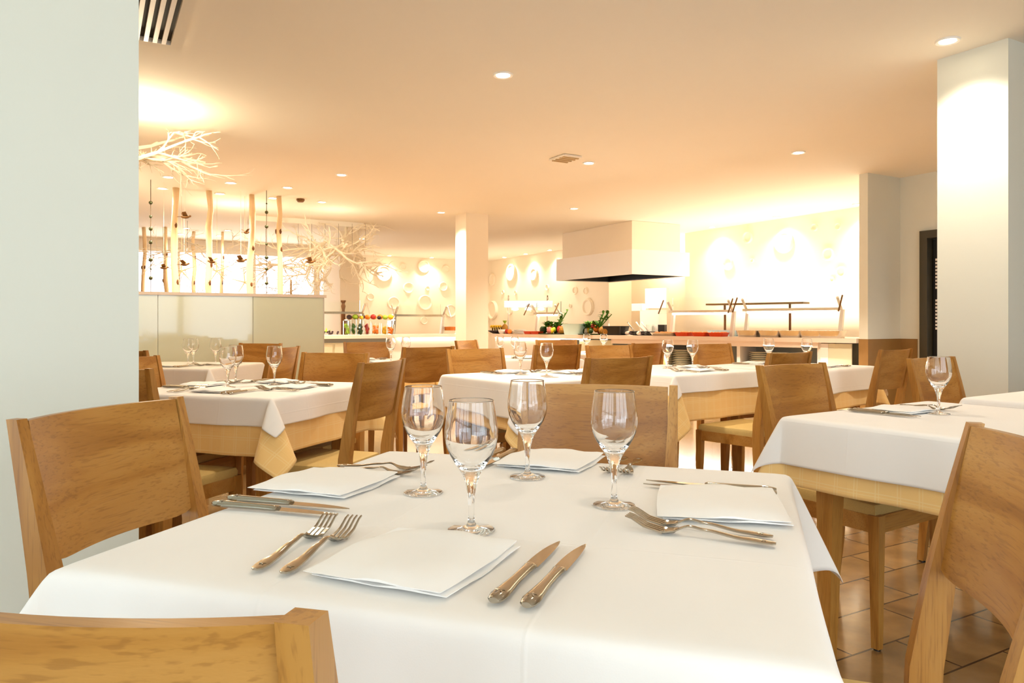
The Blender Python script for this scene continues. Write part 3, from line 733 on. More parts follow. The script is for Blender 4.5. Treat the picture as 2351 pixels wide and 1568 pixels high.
# ------------------------------------------------------------------ tableware
glass0 = None
def wine_glass(p, label, group='wine glasses'):
    global glass0
    if glass0 is None:
        b = B()
        out = [(0, 0.0), (0.030, 0.0), (0.0330, 0.0), (0.0336, 0.0004), (0.0338, 0.0010), (0.0332, 0.0016), (0.031, 0.0022), (0.016, 0.0042), (0.0075, 0.0075), (0.0048, 0.013), (0.0041, 0.022), (0.0042, 0.036), (0.0056, 0.052), (0.0082, 0.066), (0.0118, 0.077), (0.0165, 0.085), (0.0235, 0.095), (0.0300, 0.106), (0.0350, 0.118), (0.0374, 0.131), (0.0372, 0.143), (0.0355, 0.157), (0.0335, 0.170), (0.03195, 0.1812), (0.0318, 0.1822)]
        inn = [(0.0312, 0.1826), (0.0306, 0.1822), (0.03075, 0.1812), (0.0323, 0.170), (0.0343, 0.157), (0.0360, 0.143), (0.0362, 0.131), (0.0338, 0.119), (0.0286, 0.108), (0.0220, 0.098), (0.0140, 0.090), (0.0068, 0.0865), (0, 0.0855)]
        lathe(b, out+inn, 48)
        o = link('wine_glass', b, M_GLASS, smooth=True); glass0 = o
    else: o = dup(glass0)
    o.location = p; o.rotation_euler = (0, 0, random.uniform(0, 3))
    return tag(o, label, 'wine glass', group)
def star(bm, c, r, h):
    cv = bm.verts.new((c[0], c[1], c[2]+h)); ring = []
    for k in range(10):
        rr = r if k % 2 == 0 else r*0.42
        ring.append(bm.verts.new((c[0]+rr*math.cos(k*PI/5), c[1]+rr*math.sin(k*PI/5), c[2])))
    for k in range(10): bm.faces.new([cv, ring[k], ring[(k+1) % 10]])
fork0 = knife0 = napkin0 = None
def interp(tab, x):
    for (a, va), (b_, vb) in zip(tab, tab[1:]):
        if x <= b_:
            t = (x-a)/(b_-a); t = t*t*(3-2*t); return va+(vb-va)*t
    return tab[-1][1]
def make_fork():
    L = 0.200
    W = [(0, 0.006), (0.005, 0.0145), (0.018, 0.0175), (0.06, 0.0115), (0.105, 0.0066), (0.120, 0.0072), (0.134, 0.0190), (0.144, 0.0240), (0.150, 0.0250)]
    Z = [(0, 0.0035), (0.04, 0.0048), (0.09, 0.0100), (0.112, 0.0125), (0.134, 0.0050), (0.144, 0.0032), (0.165, 0.0070), (0.200, 0.0205)]
    b = B(); n = 34; rows = []
    for i in range(n+1):
        x = 0.150*i/n; w_ = interp(W, x)/2; z = interp(Z, x); th = 0.0026
        row = []
        for k in range(5):
            y = -w_+2*w_*k/4; q = 1-(2*k/4-1)**2
            dish = -0.0025*q if x > 0.130 else 0.0008*q
            row.append((b.verts.new((x, y, z+dish+th/2)), b.verts.new((x, y, z+dish-th/2*(0.5+0.5*q)))))
        rows.append(row)
    for r0, r1 in zip(rows, rows[1:]):
        for k in range(4):
            b.faces.new([r0[k][0], r1[k][0], r1[k+1][0], r0[k+1][0]]); b.faces.new([r0[k][1], r0[k+1][1], r1[k+1][1], r1[k][1]])
        b.faces.new([r0[0][0], r0[0][1], r1[0][1], r1[0][0]]); b.faces.new([r0[4][0], r1[4][0], r1[4][1], r0[4][1]])
    b.faces.new([v[0] for v in rows[0]]+[v[1] for v in reversed(rows[0])]); b.faces.new([v[0] for v in rows[-1]]+[v[1] for v in reversed(rows[-1])])
    o = link('fork', b, M_CUT, smooth='auto')
    for k in range(4):
        b = B(); secs = []
        for i in range(7):
            x = 0.147+0.053*i/6; y = (-0.0104+k*0.00693)*(1-0.06*i/6); z = interp(Z, x); hw = 0.0019*(1-0.45*i/6); hh = 0.0012*(1-0.3*i/6)
            secs.append([(x, y-hw, z-hh-0.0015), (x, y+hw, z-hh-0.0015), (x, y+hw, z+hh-0.0015), (x, y-hw, z+hh-0.0015)])
        loft(b, secs); link('tine', b, M_CUT, o, smooth='auto')
    b = B(); star(b, (0.016, 0, 0.0062), 0.0055, 0.0007); link('emblem', b, M_CUT, o)
    return o
def make_knife():
    t = thing('knife', 'k', 'knife', group='steak knives')
    b = B(); secs = []
    for x, w_, h in ((0, 0.010, 0.006), (0.004, 0.0165, 0.0085), (0.015, 0.0205, 0.0105), (0.03, 0.0185, 0.0105), (0.06, 0.0145, 0.0098), (0.09, 0.0135, 0.0095), (0.112, 0.0150, 0.009), (0.116, 0.0165, 0.0085), (0.119, 0.0150, 0.006)):
        secs.append([(x, w_/2*math.cos(2*PI*k/12), 0.0055+h/2*math.sin(2*PI*k/12)) for k in range(12)])
    loft(b, secs); link('handle', b, M_CUT, t, smooth='auto')
    b = B(); secs = []
    for i in range(11):
        f = i/10; x = 0.118+0.106*f; top = 0.0085*(1-f**2.4)-0.0005+0.003*f; bot = -0.0085*(1-max(0, (f-0.0))**4)
        top = 0.0085-0.0115*f**3.0+0.0 ; bot = -0.0085+0.004*f**4
        if f == 1: top = -0.0032; bot = -0.0042
        secs.append([(x, bot, 0.0040), (x, bot, 0.0044), (x, top, 0.0052), (x, top, 0.0034)])
    loft(b, secs); link('blade', b, M_CUT, t)
    b = B(); star(b, (0.018, 0, 0.0106), 0.0070, 0.0010); link('emblem', b, M_CUT, t)
    return t
def make_napkin():
    "folded square napkin, unit size 1 x 1, origin at its centre"
    b = B(); S = 0.5; n = 12
    def sheet(z0, th, s, ox, oy, seed):
        r = random.Random(seed); ph = [r.uniform(0, 6) for _ in range(4)]
        g0, g1 = {}, {}
        for i in range(n+1):
            for j in range(n+1):
                a = -1+2*i/n; c = -1+2*j/n
                rr = 1-0.03*(a*a*c*c)
                x = a*s*rr+ox; y = c*s*rr+oy
                wv = 0.0016*math.sin(2.5*a+ph[0])+0.0016*math.sin(3.2*c+ph[1]+a)+0.0012*math.sin(5*a*c+ph[2])+0.0008*math.sin(9*a+3*c+ph[3])
                e = max(abs(a), abs(c)); edge = 1.0 if e < 0.86 else max(0.12, math.sqrt(max(0, 1-((e-0.86)/0.14)**2)))
                g0[i, j] = b.verts.new((x, y, z0+wv*0.4+(th/2)*(1-edge))); g1[i, j] = b.verts.new((x, y, z0+th/2+(th/2)*edge+wv))
        for i in range(n):
            for j in range(n):
                b.faces.new([g1[i, j], g1[i+1, j], g1[i+1, j+1], g1[i, j+1]]); b.faces.new([g0[i, j], g0[i, j+1], g0[i+1, j+1], g0[i+1, j]])
        for i in range(n):
            b.faces.new([g0[i, 0], g0[i+1, 0], g1[i+1, 0], g1[i, 0]]); b.faces.new([g0[i, n], g1[i, n], g1[i+1, n], g0[i+1, n]])
            b.faces.new([g0[0, i], g1[0, i], g1[0, i+1], g0[0, i+1]]); b.faces.new([g0[n, i], g0[n, i+1], g1[n, i+1], g1[n, i]])
    sheet(0.0003, 0.0045, 0.478, 0.024, 0.014, 1)
    sheet(0.0048, 0.0080, 0.487, -0.008, -0.004, 3)
    o = link('napkin', b, M_NAPK, smooth='auto')
    return o
def place_line(kind, p0, p1, label, group, zt=ZT+0.0005):
    "put a fork or knife with its handle end at p0 pointing to p1"
    global fork0, knife0
    if kind == 'fork':
        if fork0 is None: fork0 = make_fork(); o = fork0
        else: o = dup(fork0)
        tag(o, label, 'fork', group)
    else:
        if knife0 is None: knife0 = make_knife(); o = knife0
        else: o = dup(knife0)
        tag(o, label, 'knife', group)
    d = Vector(p1)-Vector(p0)
    o.location = (p0[0], p0[1], zt); o.rotation_euler = (0, 0, math.atan2(d.y, d.x))
    return o
def napkin(c, size, ang, label, group, zt=ZT+0.0005):
    global napkin0
    if napkin0 is None: napkin0 = make_napkin(); o = napkin0
    else: o = dup(napkin0)
    o.scale = (size[0], size[1], 1.0); o.location = (c[0], c[1], zt); o.rotation_euler = (0, 0, ang)
    return tag(o, label, 'napkin', group)
# near table, place by place
ZC = ZT
def g(px, py): return at(px, py, ZC)
NG = 'on the nearest table'
def nap_quad(q, label):
    P_ = [g(*a) for a in q]; c = sum(P_, Vector())/4
    ex = ((P_[1]-P_[0])+(P_[2]-P_[3]))/2; ey = ((P_[3]-P_[0])+(P_[2]-P_[1]))/2
    napkin(c, (ex.length, ey.length), math.atan2(ex.y, ex.x), label, 'napkins '+NG)
place_line('fork', g(585, 1316), g(768, 1205), 'outer left fork of the front place on the nearest table', 'forks '+NG)
place_line('fork', g(650, 1324), g(822, 1210), 'inner fork right beside the front napkin of the nearest table', 'forks '+NG)
nap_quad([(712, 1335), (1045, 1388), (1180, 1258), (890, 1215)], 'front napkin of the nearest table, largest in view')
place_line('knife', g(1133, 1392), g(1272, 1258), 'left knife of the front pair, beside the front napkin', 'knives '+NG)
place_line('knife', g(1208, 1403), g(1333, 1264), 'right knife of the front pair, nearest the camera', 'knives '+NG)
place_line('knife', g(490, 1163), g(752, 1186), 'lower knife of the left pair on the nearest table', 'knives '+NG)
place_line('knife', g(525, 1150), g(780, 1172), 'upper knife of the left pair on the nearest table', 'knives '+NG)
nap_quad([(582, 1135), (805, 1150), (908, 1097), (700, 1076)], 'left napkin of the nearest table, behind the left knives')
place_line('fork', g(755, 1082), g(950, 1092), 'lower fork behind the left napkin of the nearest table', 'forks '+NG)
place_line('fork', g(775, 1073), g(965, 1081), 'upper fork behind the left napkin of the nearest table', 'forks '+NG)
place_line('knife', g(1183, 1038), g(1104, 1077), 'knife touching the far napkin of the nearest table', 'knives '+NG)
place_line('knife', g(1155, 1036), g(1079, 1070), 'far left knife of the nearest table, half behind a glass', 'knives '+NG)
nap_quad([(1130, 1075), (1342, 1090), (1382, 1050), (1205, 1035)], 'far napkin of the nearest table, behind two glasses')
place_line('fork', g(1436, 1054), g(1392, 1093), 'left fork right of the far napkin, behind a glass stem', 'forks '+NG)
place_line('fork', g(1468, 1057), g(1432, 1096), 'right fork right of the far napkin', 'forks '+NG)
place_line('knife', g(1783, 1133), g(1500, 1110), 'farther knife of the right pair on the nearest table', 'knives '+NG)
place_line('knife', g(1784, 1141), g(1500, 1119), 'knife of the right pair touching the right napkin', 'knives '+NG)
nap_quad([(1490, 1196), (1800, 1216), (1806, 1134), (1522, 1122)], 'right napkin of the nearest table')
place_line('fork', g(1782, 1256), g(1470, 1216), 'nearer fork of the right pair on the nearest table', 'forks '+NG)
place_line('fork', g(1775, 1239), g(1478, 1200), 'fork of the right pair nearer the right napkin', 'forks '+NG)
for px, py, lab in ((1082, 1217, 'frontmost wine glass of the nearest table, largest in view'), (972, 1131, 'leftmost wine glass of the nearest table'), (1211, 1095, 'farthest wine glass of the nearest table, before the far napkin'), (1410, 1160, 'rightmost wine glass of the nearest table')):
    wine_glass(g(px, py), lab, 'wine glasses '+NG)
# other tables
def setting(key, side, tname, glasses=None):
    "side 0..3: direction from table centre in its own frame"
    cx, cy, s, rz = TB[key]; R = Matrix.Rotation(rz+side*PI/2, 2); c = Vector((cx, cy))
    W_ = lambda x, y: (lambda q: (q.x, q.y))(c+R @ Vector((x, y)))
    side_n = {0: 'front', 1: 'right', 2: 'far', 3: 'left'}[side]
    j = lambda: random.uniform(-0.006, 0.006)
    nc = W_(0.01+j(), -s+0.135+j())
    napkin(nc, (0.165, 0.15), rz+side*PI/2+j()*4, 'folded napkin at the %s place of the %s' % (side_n, tname), 'napkins on the '+tname)
    for k in range(2):
        place_line('fork', W_(-0.115-k*0.03+j(), -s+0.035), W_(-0.115-k*0.03+j(), 0), ('inner', 'outer')[k]+' fork at the %s place of the %s' % (side_n, tname), 'forks on the '+tname)
        place_line('knife', W_(0.125+k*0.028+j(), -s+0.03), W_(0.125+k*0.028+j(), 0), ('inner', 'outer')[k]+' knife at the %s place of the %s' % (side_n, tname), 'knives on the '+tname)
setting('left', 0, 'left table'); setting('left', 1, 'left table'); setting('left', 2, 'left table'); setting('left', 3, 'left table')
setting('mid', 1, 'centre table'); setting('mid', 2, 'centre table')
setting('mid_right', 0, 'centre right table'); setting('mid_right', 1, 'centre right table')
setting('right_far', 0, 'table before the buffet right end'); setting('right_far', 2, 'table before the buffet right end')
setting('right', 2, 'big right table')
setting('right_edge', 3, 'table at the right frame edge')
setting('left_far', 0, 'glass partition table'); setting('left_far', 1, 'glass partition table')
setting('back_left', 2, 'left buffet table'); setting('back_left', 0, 'left buffet table')
setting('back_mid', 0, 'far pillar table')
GL = [(523, 3.35, 'left wine glass of the left table'), (541, 3.62, 'wine glass just behind the left one on the left table'), (630, 3.50, 'right wine glass of the left table'),
      (432, 5.1, 'leftmost wine glass on the glass partition table'), (444, 5.25, 'wine glass overlapping the leftmost on the partition table'), (495, 5.2, 'right wine glass on the glass partition table'),
      (1195, 4.22, 'left wine glass of the centre table'), (1255, 4.05, 'right wine glass of the centre table'),
      (897, 5.62, 'left wine glass on the left buffet table'), (932, 5.78, 'right wine glass on the left buffet table'),
      (1533, 4.75, 'left wine glass on the centre right table'), (1590, 4.80, 'right wine glass on the centre right table'),
      (1765, 5.2, 'left wine glass before the buffet right end'), (1852, 5.15, 'right wine glass before the buffet right end'),
      (2155, 2.37, 'single wine glass on the big right table'),
      (1148, 6.3, 'left wine glass beside the far pillar'), (1182, 6.15, 'right wine glass beside the far pillar'),
      (1347, 7.3, 'left faint wine glass under the vegetable display'), (1386, 7.35, 'right faint wine glass under the vegetable display')]
for px, Y, lab in GL: wine_glass(((px-CX)/F*Y, Y, ZT), lab)
# ------------------------------------------------------------------ buffet counters
CT = 0.885
P1, P2, P3, P4 = uv(4.97, 6.95), uv(4.97, 7.85), uv(10.55, 6.05), uv(9.99, 5.29)
cdir = (P1-P4).to_2d().normalized(); cback = Vector((-cdir.y, cdir.x));
if cback.y < 0: cback = -cback
CL = (P1-P4).length; cang = math.atan2(cdir.y, cdir.x)
def on_counter(px, d=0.3):
    "point on the right counter top, d behind its front edge, in pixel column px"
    r = Vector(((px-CX)/F, 1.0)); o = P4.to_2d()+cback*d
    # o + cdir*s = r*Y
    det = r.x*(-cdir.y)-(-cdir.x)*r.y
    Y = (o.x*(-cdir.y)-(-cdir.x)*o.y)/det
    p = r*Y; return Vector((p.x, p.y, CT))
t = thing('serving_counter', 'long cream buffet counter with open plate shelves at the right', 'counter', (P4.x, P4.y, 0), cang)
def cb(s0, s1, d0, d1, z0, z1, m, name, bevel=0):
    b = B(); box(b, ((s0+s1)/2, (d0+d1)/2, (z0+z1)/2), (s1-s0, d1-d0, z1-z0)); return link(name, b, m, t, bevel=bevel)
b = B(); prism(b, [P4, P1, P2, P3], CT-0.05, CT); loc_bm(b, t); link('worktop', b, M_TOPM, t)
def s_of(px): return (on_counter(px, 0).to_2d()-P4.to_2d()).dot(cdir)
s1400, s1470, s1690, s1876 = s_of(1400), s_of(1470), s_of(1690), s_of(1876)
cb(0.05, CL-0.05, 0.50, 0.56, 0.02, CT-0.05, M_GREY, 'back_panel')
cb(s1400, s1876, 0.03, 0.06, CT-0.11, CT-0.05, M_TOPM, 'rail')
for a in (s_of(1590), s_of(1690), s1876): cb(a-0.02, a+0.02, 0.06, 0.50, 0.02, CT-0.052, M_WHITE, 'divider')
cb(s1400, s1876, 0.06, 0.50, 0.42, 0.44, M_GREY, 'shelf')
cb(s1876+0.02, CL-0.06, 0.05, 0.07, 0.02, CT-0.06, M_PANEL, 'door')
cb(s1876+0.02, s1876+0.10, 0.045, 0.05, 0.02, CT-0.06, M_WHITE, 'filler')
cb(0.02, s1400-0.9, 0.06, 0.08, 0.02, CT-0.07, M_WHITE, 'front_panel')
cb(s1400-0.55, s1400-0.005, 0.06, 0.08, 0.02, CT-0.07, M_PANEL, 'front_panel')
# under counter lamp strip
b = B(); box(b, (s1400*0.42, 0.045, CT-0.062), (s1400*0.8, 0.02, 0.012)); link('light_strip', b, M_TUBE, t)
q_ = P4.to_2d()+cdir*(CL*0.62)-cback*0.02
area('counter_floor_fill', (q_.x, q_.y, CT-0.12), (-cback.x*1.0, -cback.y*1.0, -0.75), CL*0.72, 0.04, 34, (1.0, 0.88, 0.74))  # added fill under the lip to brighten the floor before the counter
# left counter
def uvthing(name, label, cat, u, v, z=0): return thing(name, label, cat, uv(u, v, z), TH)
t = uvthing('serving_counter', 'cream buffet counter at the left with panelled front', 'counter', 9.6, 2.9)
b = B(); ubox(b, 9.6, 10.4, 2.3, 3.58, CT-0.045, CT+0.0); link('worktop', loc_bm(b, t), M_TOPM, t)
b = B(); ubox(b, 9.68, 10.35, 2.32, 3.5, 0, CT-0.10); link('cabinet', loc_bm(b, t), M_PANEL, t)
b = B(); ubox(b, 9.70, 10.3, 2.32, 3.5, CT-0.10, CT-0.045); link('plinth', loc_bm(b, t), M_GREY, t)
for v0 in (2.33, 2.78, 3.22):
    b = B(); ubox(b, 9.66, 9.68, v0, v0+0.42 if v0 < 3.2 else v0+0.26, 0.08, CT-0.12); link('door', loc_bm(b, t), M_PANEL, t)
t = uvthing('serving_counter', 'cream buffet counter with glowing white front, left of the far pillar', 'counter', 10.0, 4.4)
b = B(); ubox(b, 10.0, 10.75, 3.62, 5.22, CT-0.045, CT); link('worktop', loc_bm(b, t), M_TOPM, t)
b = B(); ubox(b, 10.06, 10.7, 3.64, 5.2, 0, CT-0.046); link('cabinet', loc_bm(b, t), M_WHITE, t)
b = B(); ubox(b, 10.03, 10.05, 3.8, 4.9, CT-0.062, CT-0.048); link('light_strip', loc_bm(b, t), M_TUBE, t)
# plates on the shelves
pl = None
sg = 'stacked ivory plates under the buffet'
stacks = [(1490, 0.20), (1530, 0.22), (1566, 0.20), (1745, 0.22), (1785, 0.24), (1228, 0.25)]
stack_names = ['first plate stack behind the left chair', 'second plate stack between the glasses', 'third plate stack beside the chair', 'fourth plate stack at the right shelf', 'rightmost plate stack on the shelf', 'dim plate stack at the left of the buffet']
for (px, d), nm in zip(stacks, stack_names):
    c = on_counter(px, d); hh = 0.44 if px > 1300 else 0.44
    if px < 1300: continue
    for k in range(12):
        if pl is None:
            b = B(); lathe(b, [(0, 0.0), (0.07, 0.0), (0.075, 0.004), (0.118, 0.018), (0.122, 0.021), (0.117, 0.0215), (0.075, 0.008), (0, 0.007)], 28); pl = link('plate', b, M_PLATE, smooth=True); o = pl
        else: o = dup(pl)
        o.location = (c.x, c.y, hh+0.001+k*0.0225)
        pos = ['lowest', 'second from the bottom', 'third from the bottom', 'fourth from the bottom', 'fifth from the bottom', 'sixth from the bottom', 'sixth from the top', 'fifth from the top', 'fourth from the top', 'third from the top', 'second from the top', 'topmost'][k]
        tag(o, 'ivory plate, %s, in the %s' % (pos, nm), 'plate', 'plates in the '+nm)
# ------------------------------------------------------------------ sneeze guards
def guard(c, ang, L, label, h=0.30, lit=True, mat=M_STEEL, reach=0.22):
    t = thing('sneeze_guard', label, 'sneeze guard', c, ang)
    for sx in (-1, 1):
        b = B(); loft(b, [rect(sx*L/2, 0, 0, 0.020, 0.030), rect(sx*L/2+0.03, 0.0, h, 0.017, 0.022)]); link('post', b, M_WHITE if lit else mat, t, bevel=0.003)
        b = B(); tube(b, [(sx*L/2+0.02, 0, h-0.01), (sx*L/2+0.02, -reach*0.62, h+0.13)], 0.015, 8); link('strut', b, M_WHITE if lit else mat, t)
        b = B(); tube(b, [(sx*(L/2+0.06), -reach, h-0.02), (sx*(L/2+0.06), -reach*0.45, h+0.15)], 0.009, 8); link('glass_clip', b, M_BIRD if lit else mat, t)
    b = B(); q = [(-L/2-0.06, -reach, h-0.02), (L/2+0.06, -reach, h-0.02), (L/2+0.06, -reach*0.45, h+0.15), (-L/2-0.06, -reach*0.45, h+0.15)]
    loft(b, [q, [(x, y+0.006, z) for x, y, z in q]]); link('glass_panel', b, M_PANE, t)
    b = B(); box(b, (0, -0.01, h+0.005), (L+0.03, 0.09, 0.03)); link('lamp_housing', b, M_WHITE if lit else mat, t, bevel=0.004)
    if lit:
        b = B(); tube(b, [(-L/2+0.03, -0.02, h-0.022), (L/2-0.03, -0.02, h-0.022)], 0.012, 10); link('heat_tube', b, M_TUBE, t)
    b = B(); box(b, (0, 0.03, h+0.10), (L, 0.012, 0.16)); link('back_glass', b, M_PANE, t)
    return t
def span(px0, px1, d): 
    a, b_ = on_counter(px0, d), on_counter(px1, d); return (a+b_)/2, (b_-a).length
c, L = span(1542, 1680, 0.22); guard(c, cang, L, 'lit steel and glass sneeze guard over the red dishes')
c, L = span(1712, 1928, 0.22); guard(c, cang, L, 'longest lit sneeze guard over the steel pans at the right end', h=0.31)
c, L = span(1232, 1285, 0.35); guard(c, cang, L, 'small lit sneeze guard behind the left vegetable display', h=0.30)
c = (hit_u(895, 10.35)+hit_u(1020, 10.35))/2; L = (hit_u(1022, 10.35)-hit_u(912, 10.35)).length; c.z = CT
guard(c, TH, L, 'unlit sneeze guard left of the far pillar', h=0.27, lit=False)
c = hit_u(778, 10.2); c.z = CT; guard(c, TH, 0.62, 'steel sneeze guard half hidden by the glass partition', h=0.30, lit=False)
# gooseneck heat lamp
c = on_counter(1212, 0.45); t = thing('heat_lamp', 'gooseneck steel heat lamp bar with three bright bulbs right of the far pillar', 'heat lamp', c, cang*0+0.05)
for sx, x in ((-1, -0.30), (1, 0.30)):
    b = B(); pts = [(x, 0.02, 0), (x, 0.02, 0.52)]+[(x, 0.02-0.05*(1-math.cos(a)), 0.52+0.06*math.sin(a)) for a in [PI*k/6 for k in range(1, 7)]]; tube(b, pts, 0.011, 8); link('gooseneck_post', b, M_WHITE if sx < 0 else M_STEEL, t, smooth=True)
b = B(); box(b, (0, -0.08, 0.45), (0.74, 0.10, 0.10)); link('lamp_bar', b, M_STEEL, t, bevel=0.006)
for x in (-0.2, 0, 0.2):
    b = B(); blob(b, (x, -0.08, 0.375), 0.045, 1.2, 1, 0.5); link('bulb', b, M_TUBE, t, smooth=True)
# back shelf seen over the right guards
c = on_counter(1740, 0.75); c.z = 0; t = thing('back_shelf', 'thin brown raised shelf on slim posts behind the right sneeze guards', 'shelf', (c.x, c.y, CT), cang)
b = B(); box(b, (0, -0.06, 0.40), (1.25, 0.2, 0.022)); link('board', b, M_DWOOD, t)
for x in (-0.42, 0.42):
    b = B(); box(b, (x, -0.04, 0.195), (0.022, 0.022, 0.39)); link('post', b, M_BARK, t)
# ------------------------------------------------------------------ food and dishes on the right counter
def dish(px, d, L, W_, H, m, name, label, cat, group=None, rim=0.01, ang=None, fill=None):
    c = on_counter(px, d); t = thing(name, label, cat, c, cang if ang is None else ang, group)
    b = B(); th = 0.006
    def rr(hx, hy, z):
        pts = []; r = min(hx, hy)*0.35
        for qx, qy, a0 in ((1, 1, 0), (-1, 1, 90), (-1, -1, 180), (1, -1, 270)):
            for k in range(4): a = math.radians(a0+30*k); pts.append((qx*(hx-r)+r*math.cos(a), qy*(hy-r)+r*math.sin(a), z))
        return pts
    loft(b, [rr(L/2*0.85, W_/2*0.82, 0), rr(L/2*0.97, W_/2*0.96, H*0.75), rr(L/2+rim*0.2, W_/2+rim*0.2, H), rr(L/2+rim, W_/2+rim, H+0.002), rr(L/2-th, W_/2-th, H), rr(L/2*0.95-th, W_/2*0.93-th, H*0.6)])
    link('body', b, m, t, smooth='auto')
    if fill:
        b = B(); rnd = random.Random(px)
        for k in range(16): blob(b, (rnd.uniform(-L*0.38, L*0.38), rnd.uniform(-W_*0.34, W_*0.34), H*0.75), 0.03, 1, 1, 0.8, 1)
        o = link('food', b, fill, t, smooth=True)
    return t
for px, lab in ((1572, 'left'), (1612, 'middle'), (1650, 'right')):
    dish(px, 0.10, 0.19, 0.22, 0.045, M_RED, 'baking_dish', '%s red baking dish under the first sneeze guard' % lab, 'dish', 'red baking dishes', fill=M_ORG)
for px, lab in ((1722, 'first'), (1772, 'second'), (1820, 'third'), (1868, 'fourth'), (1910, 'fifth')):
    dish(px, 0.13, 0.26, 0.24, 0.075, M_STEEL, 'steel_pan', '%s steel food pan from the left under the long sneeze guard' % lab, 'pan', 'steel pans under the long guard', rim=0.014, fill=M_TOPM)
for px, lab in ((1217, 'left'), (1233, 'right')):
    dish(px, 0.08, 0.15, 0.16, 0.04, M_RED, 'baking_dish', '%s small red dish beside the small sneeze guard' % lab, 'dish', 'small red dishes')
dish(1414, 0.14, 0.30, 0.26, 0.12, M_BLACK, 'food_tub', 'black deep food tub right of the vegetable display', 'tub', rim=0.012)
dish(1322, 0.16, 0.34, 0.24, 0.15, M_BLUEB, 'food_tub', 'pale aqua rectangular tub between the two vegetable displays', 'tub')
for px, d, m, lab in ((1665, 0.50, M_BLUEP, 'left'), (1745, 0.52, M_BLUEP, 'middle'), (1800, 0.50, M_BLACK, 'dark right')):
    dish(px, d, 0.42, 0.2, 0.07, m, 'serving_tray', '%s covered tray at the back under the sneeze guards' % lab, 'tray', 'back trays')
dish(1530, 0.13, 0.36, 0.26, 0.04, M_STEEL, 'steel_pan', 'shallow steel pan left of the first sneeze guard', 'pan', fill=M_ORG)
dish(1478, 0.22, 0.30, 0.22, 0.05, M_BLACK, 'griddle', 'black griddle tray with tongs resting on it', 'tray')
dish(1170, 0.16, 0.26, 0.2, 0.035, M_STEEL, 'steel_pan', 'shallow steel pan right of the fruit basket', 'pan')
# white plates stack and bowls at left
for k in range(4):
    b = B(); lathe(b, [(0, 0), (0.06, 0), (0.10, 0.014), (0.098, 0.016), (0.06, 0.004), (0, 0.004)], 24); o = link('dinner_plate', b, M_WHITE, smooth=True)
    c = on_counter(1192, 0.09); o.location = (c.x, c.y, CT+0.001+k*0.016); tag(o, 'white plate, %s of the stack right of the fruit basket' % ('lowest', 'second', 'third', 'top')[k], 'plate', 'white plates on the buffet')
b = B(); lathe(b, [(0, 0), (0.03, 0), (0.05, 0.03), (0.055, 0.065), (0.052, 0.066), (0.045, 0.03), (0, 0.006)], 24); o = link('bowl', b, M_WHITE, smooth=True); o.location = on_counter(1152, 0.06); tag(o, 'small white bowl before the fruit basket', 'bowl')
# fruit basket beside the pillar
c = on_counter(1143, 0.2); t = thing('fruit_bowl', 'dark low fruit bowl right of the far pillar', 'bowl', c)
b = B(); lathe(b, [(0, 0), (0.08, 0), (0.17, 0.045), (0.165, 0.048), (0.08, 0.01), (0, 0.01)], 24); link('body', b, M_DARKF, t, smooth=True)
for k in range(5):
    b = B(); a = -0.9+k*0.35; pts = [(-0.10+0.035*k+0.02*math.cos(q), -0.02+0.05*math.cos(q*1.2)*1.0-0.01*k, 0.045+0.07*math.sin(q)) for q in [x*0.5 for x in range(0, 6)]]
    tube(b, pts, [0.008, 0.017, 0.020, 0.020, 0.016, 0.007], 8); o = link('banana', b, M_YEL, smooth=True); o.location = c+Vector((0, -0.01*k, 0.0)); tag(o, 'yellow banana, %s from the left in the dark fruit bowl by the far pillar' % ('first', 'second', 'third', 'fourth', 'last')[k], 'banana', 'bananas in the dark fruit bowl')
def pineapple(c, s, label):
    t = thing('pineapple', label, 'pineapple', c)
    b = B(); blob(b, (0, 0, 0.075*s), 0.05*s, 1, 1, 1.5, 2, 0.03); link('fruit', b, M_PINE, t)
    b = B()
    for k in range(16):
        a = k*2.4; leaf(b, (0, 0, 0.14*s), (math.cos(a)*0.5, math.sin(a)*0.5, 1.2-0.03*k), 0.085*s, 0.018*s, 0.15)
    link('crown', b, M_LEAFL, t); return t
pineapple(on_counter(1159, 0.14)+Vector((0, 0, 0.002)), 1.0, 'small pineapple standing by the fruit bowl at the far pillar')
for k, (dx, m, nm) in enumerate(((0.0, M_REDF, 'red apple'), (0.07, M_ORG, 'orange'))):
    b = B(); blob(b, (0, 0, 0.036), 0.037); o = link('apple' if k == 0 else 'orange', b, m, smooth=True); p = on_counter(1164+k*6, 0.04); o.location = p; tag(o, nm+' beside the small white bowl on the buffet', 'fruit')
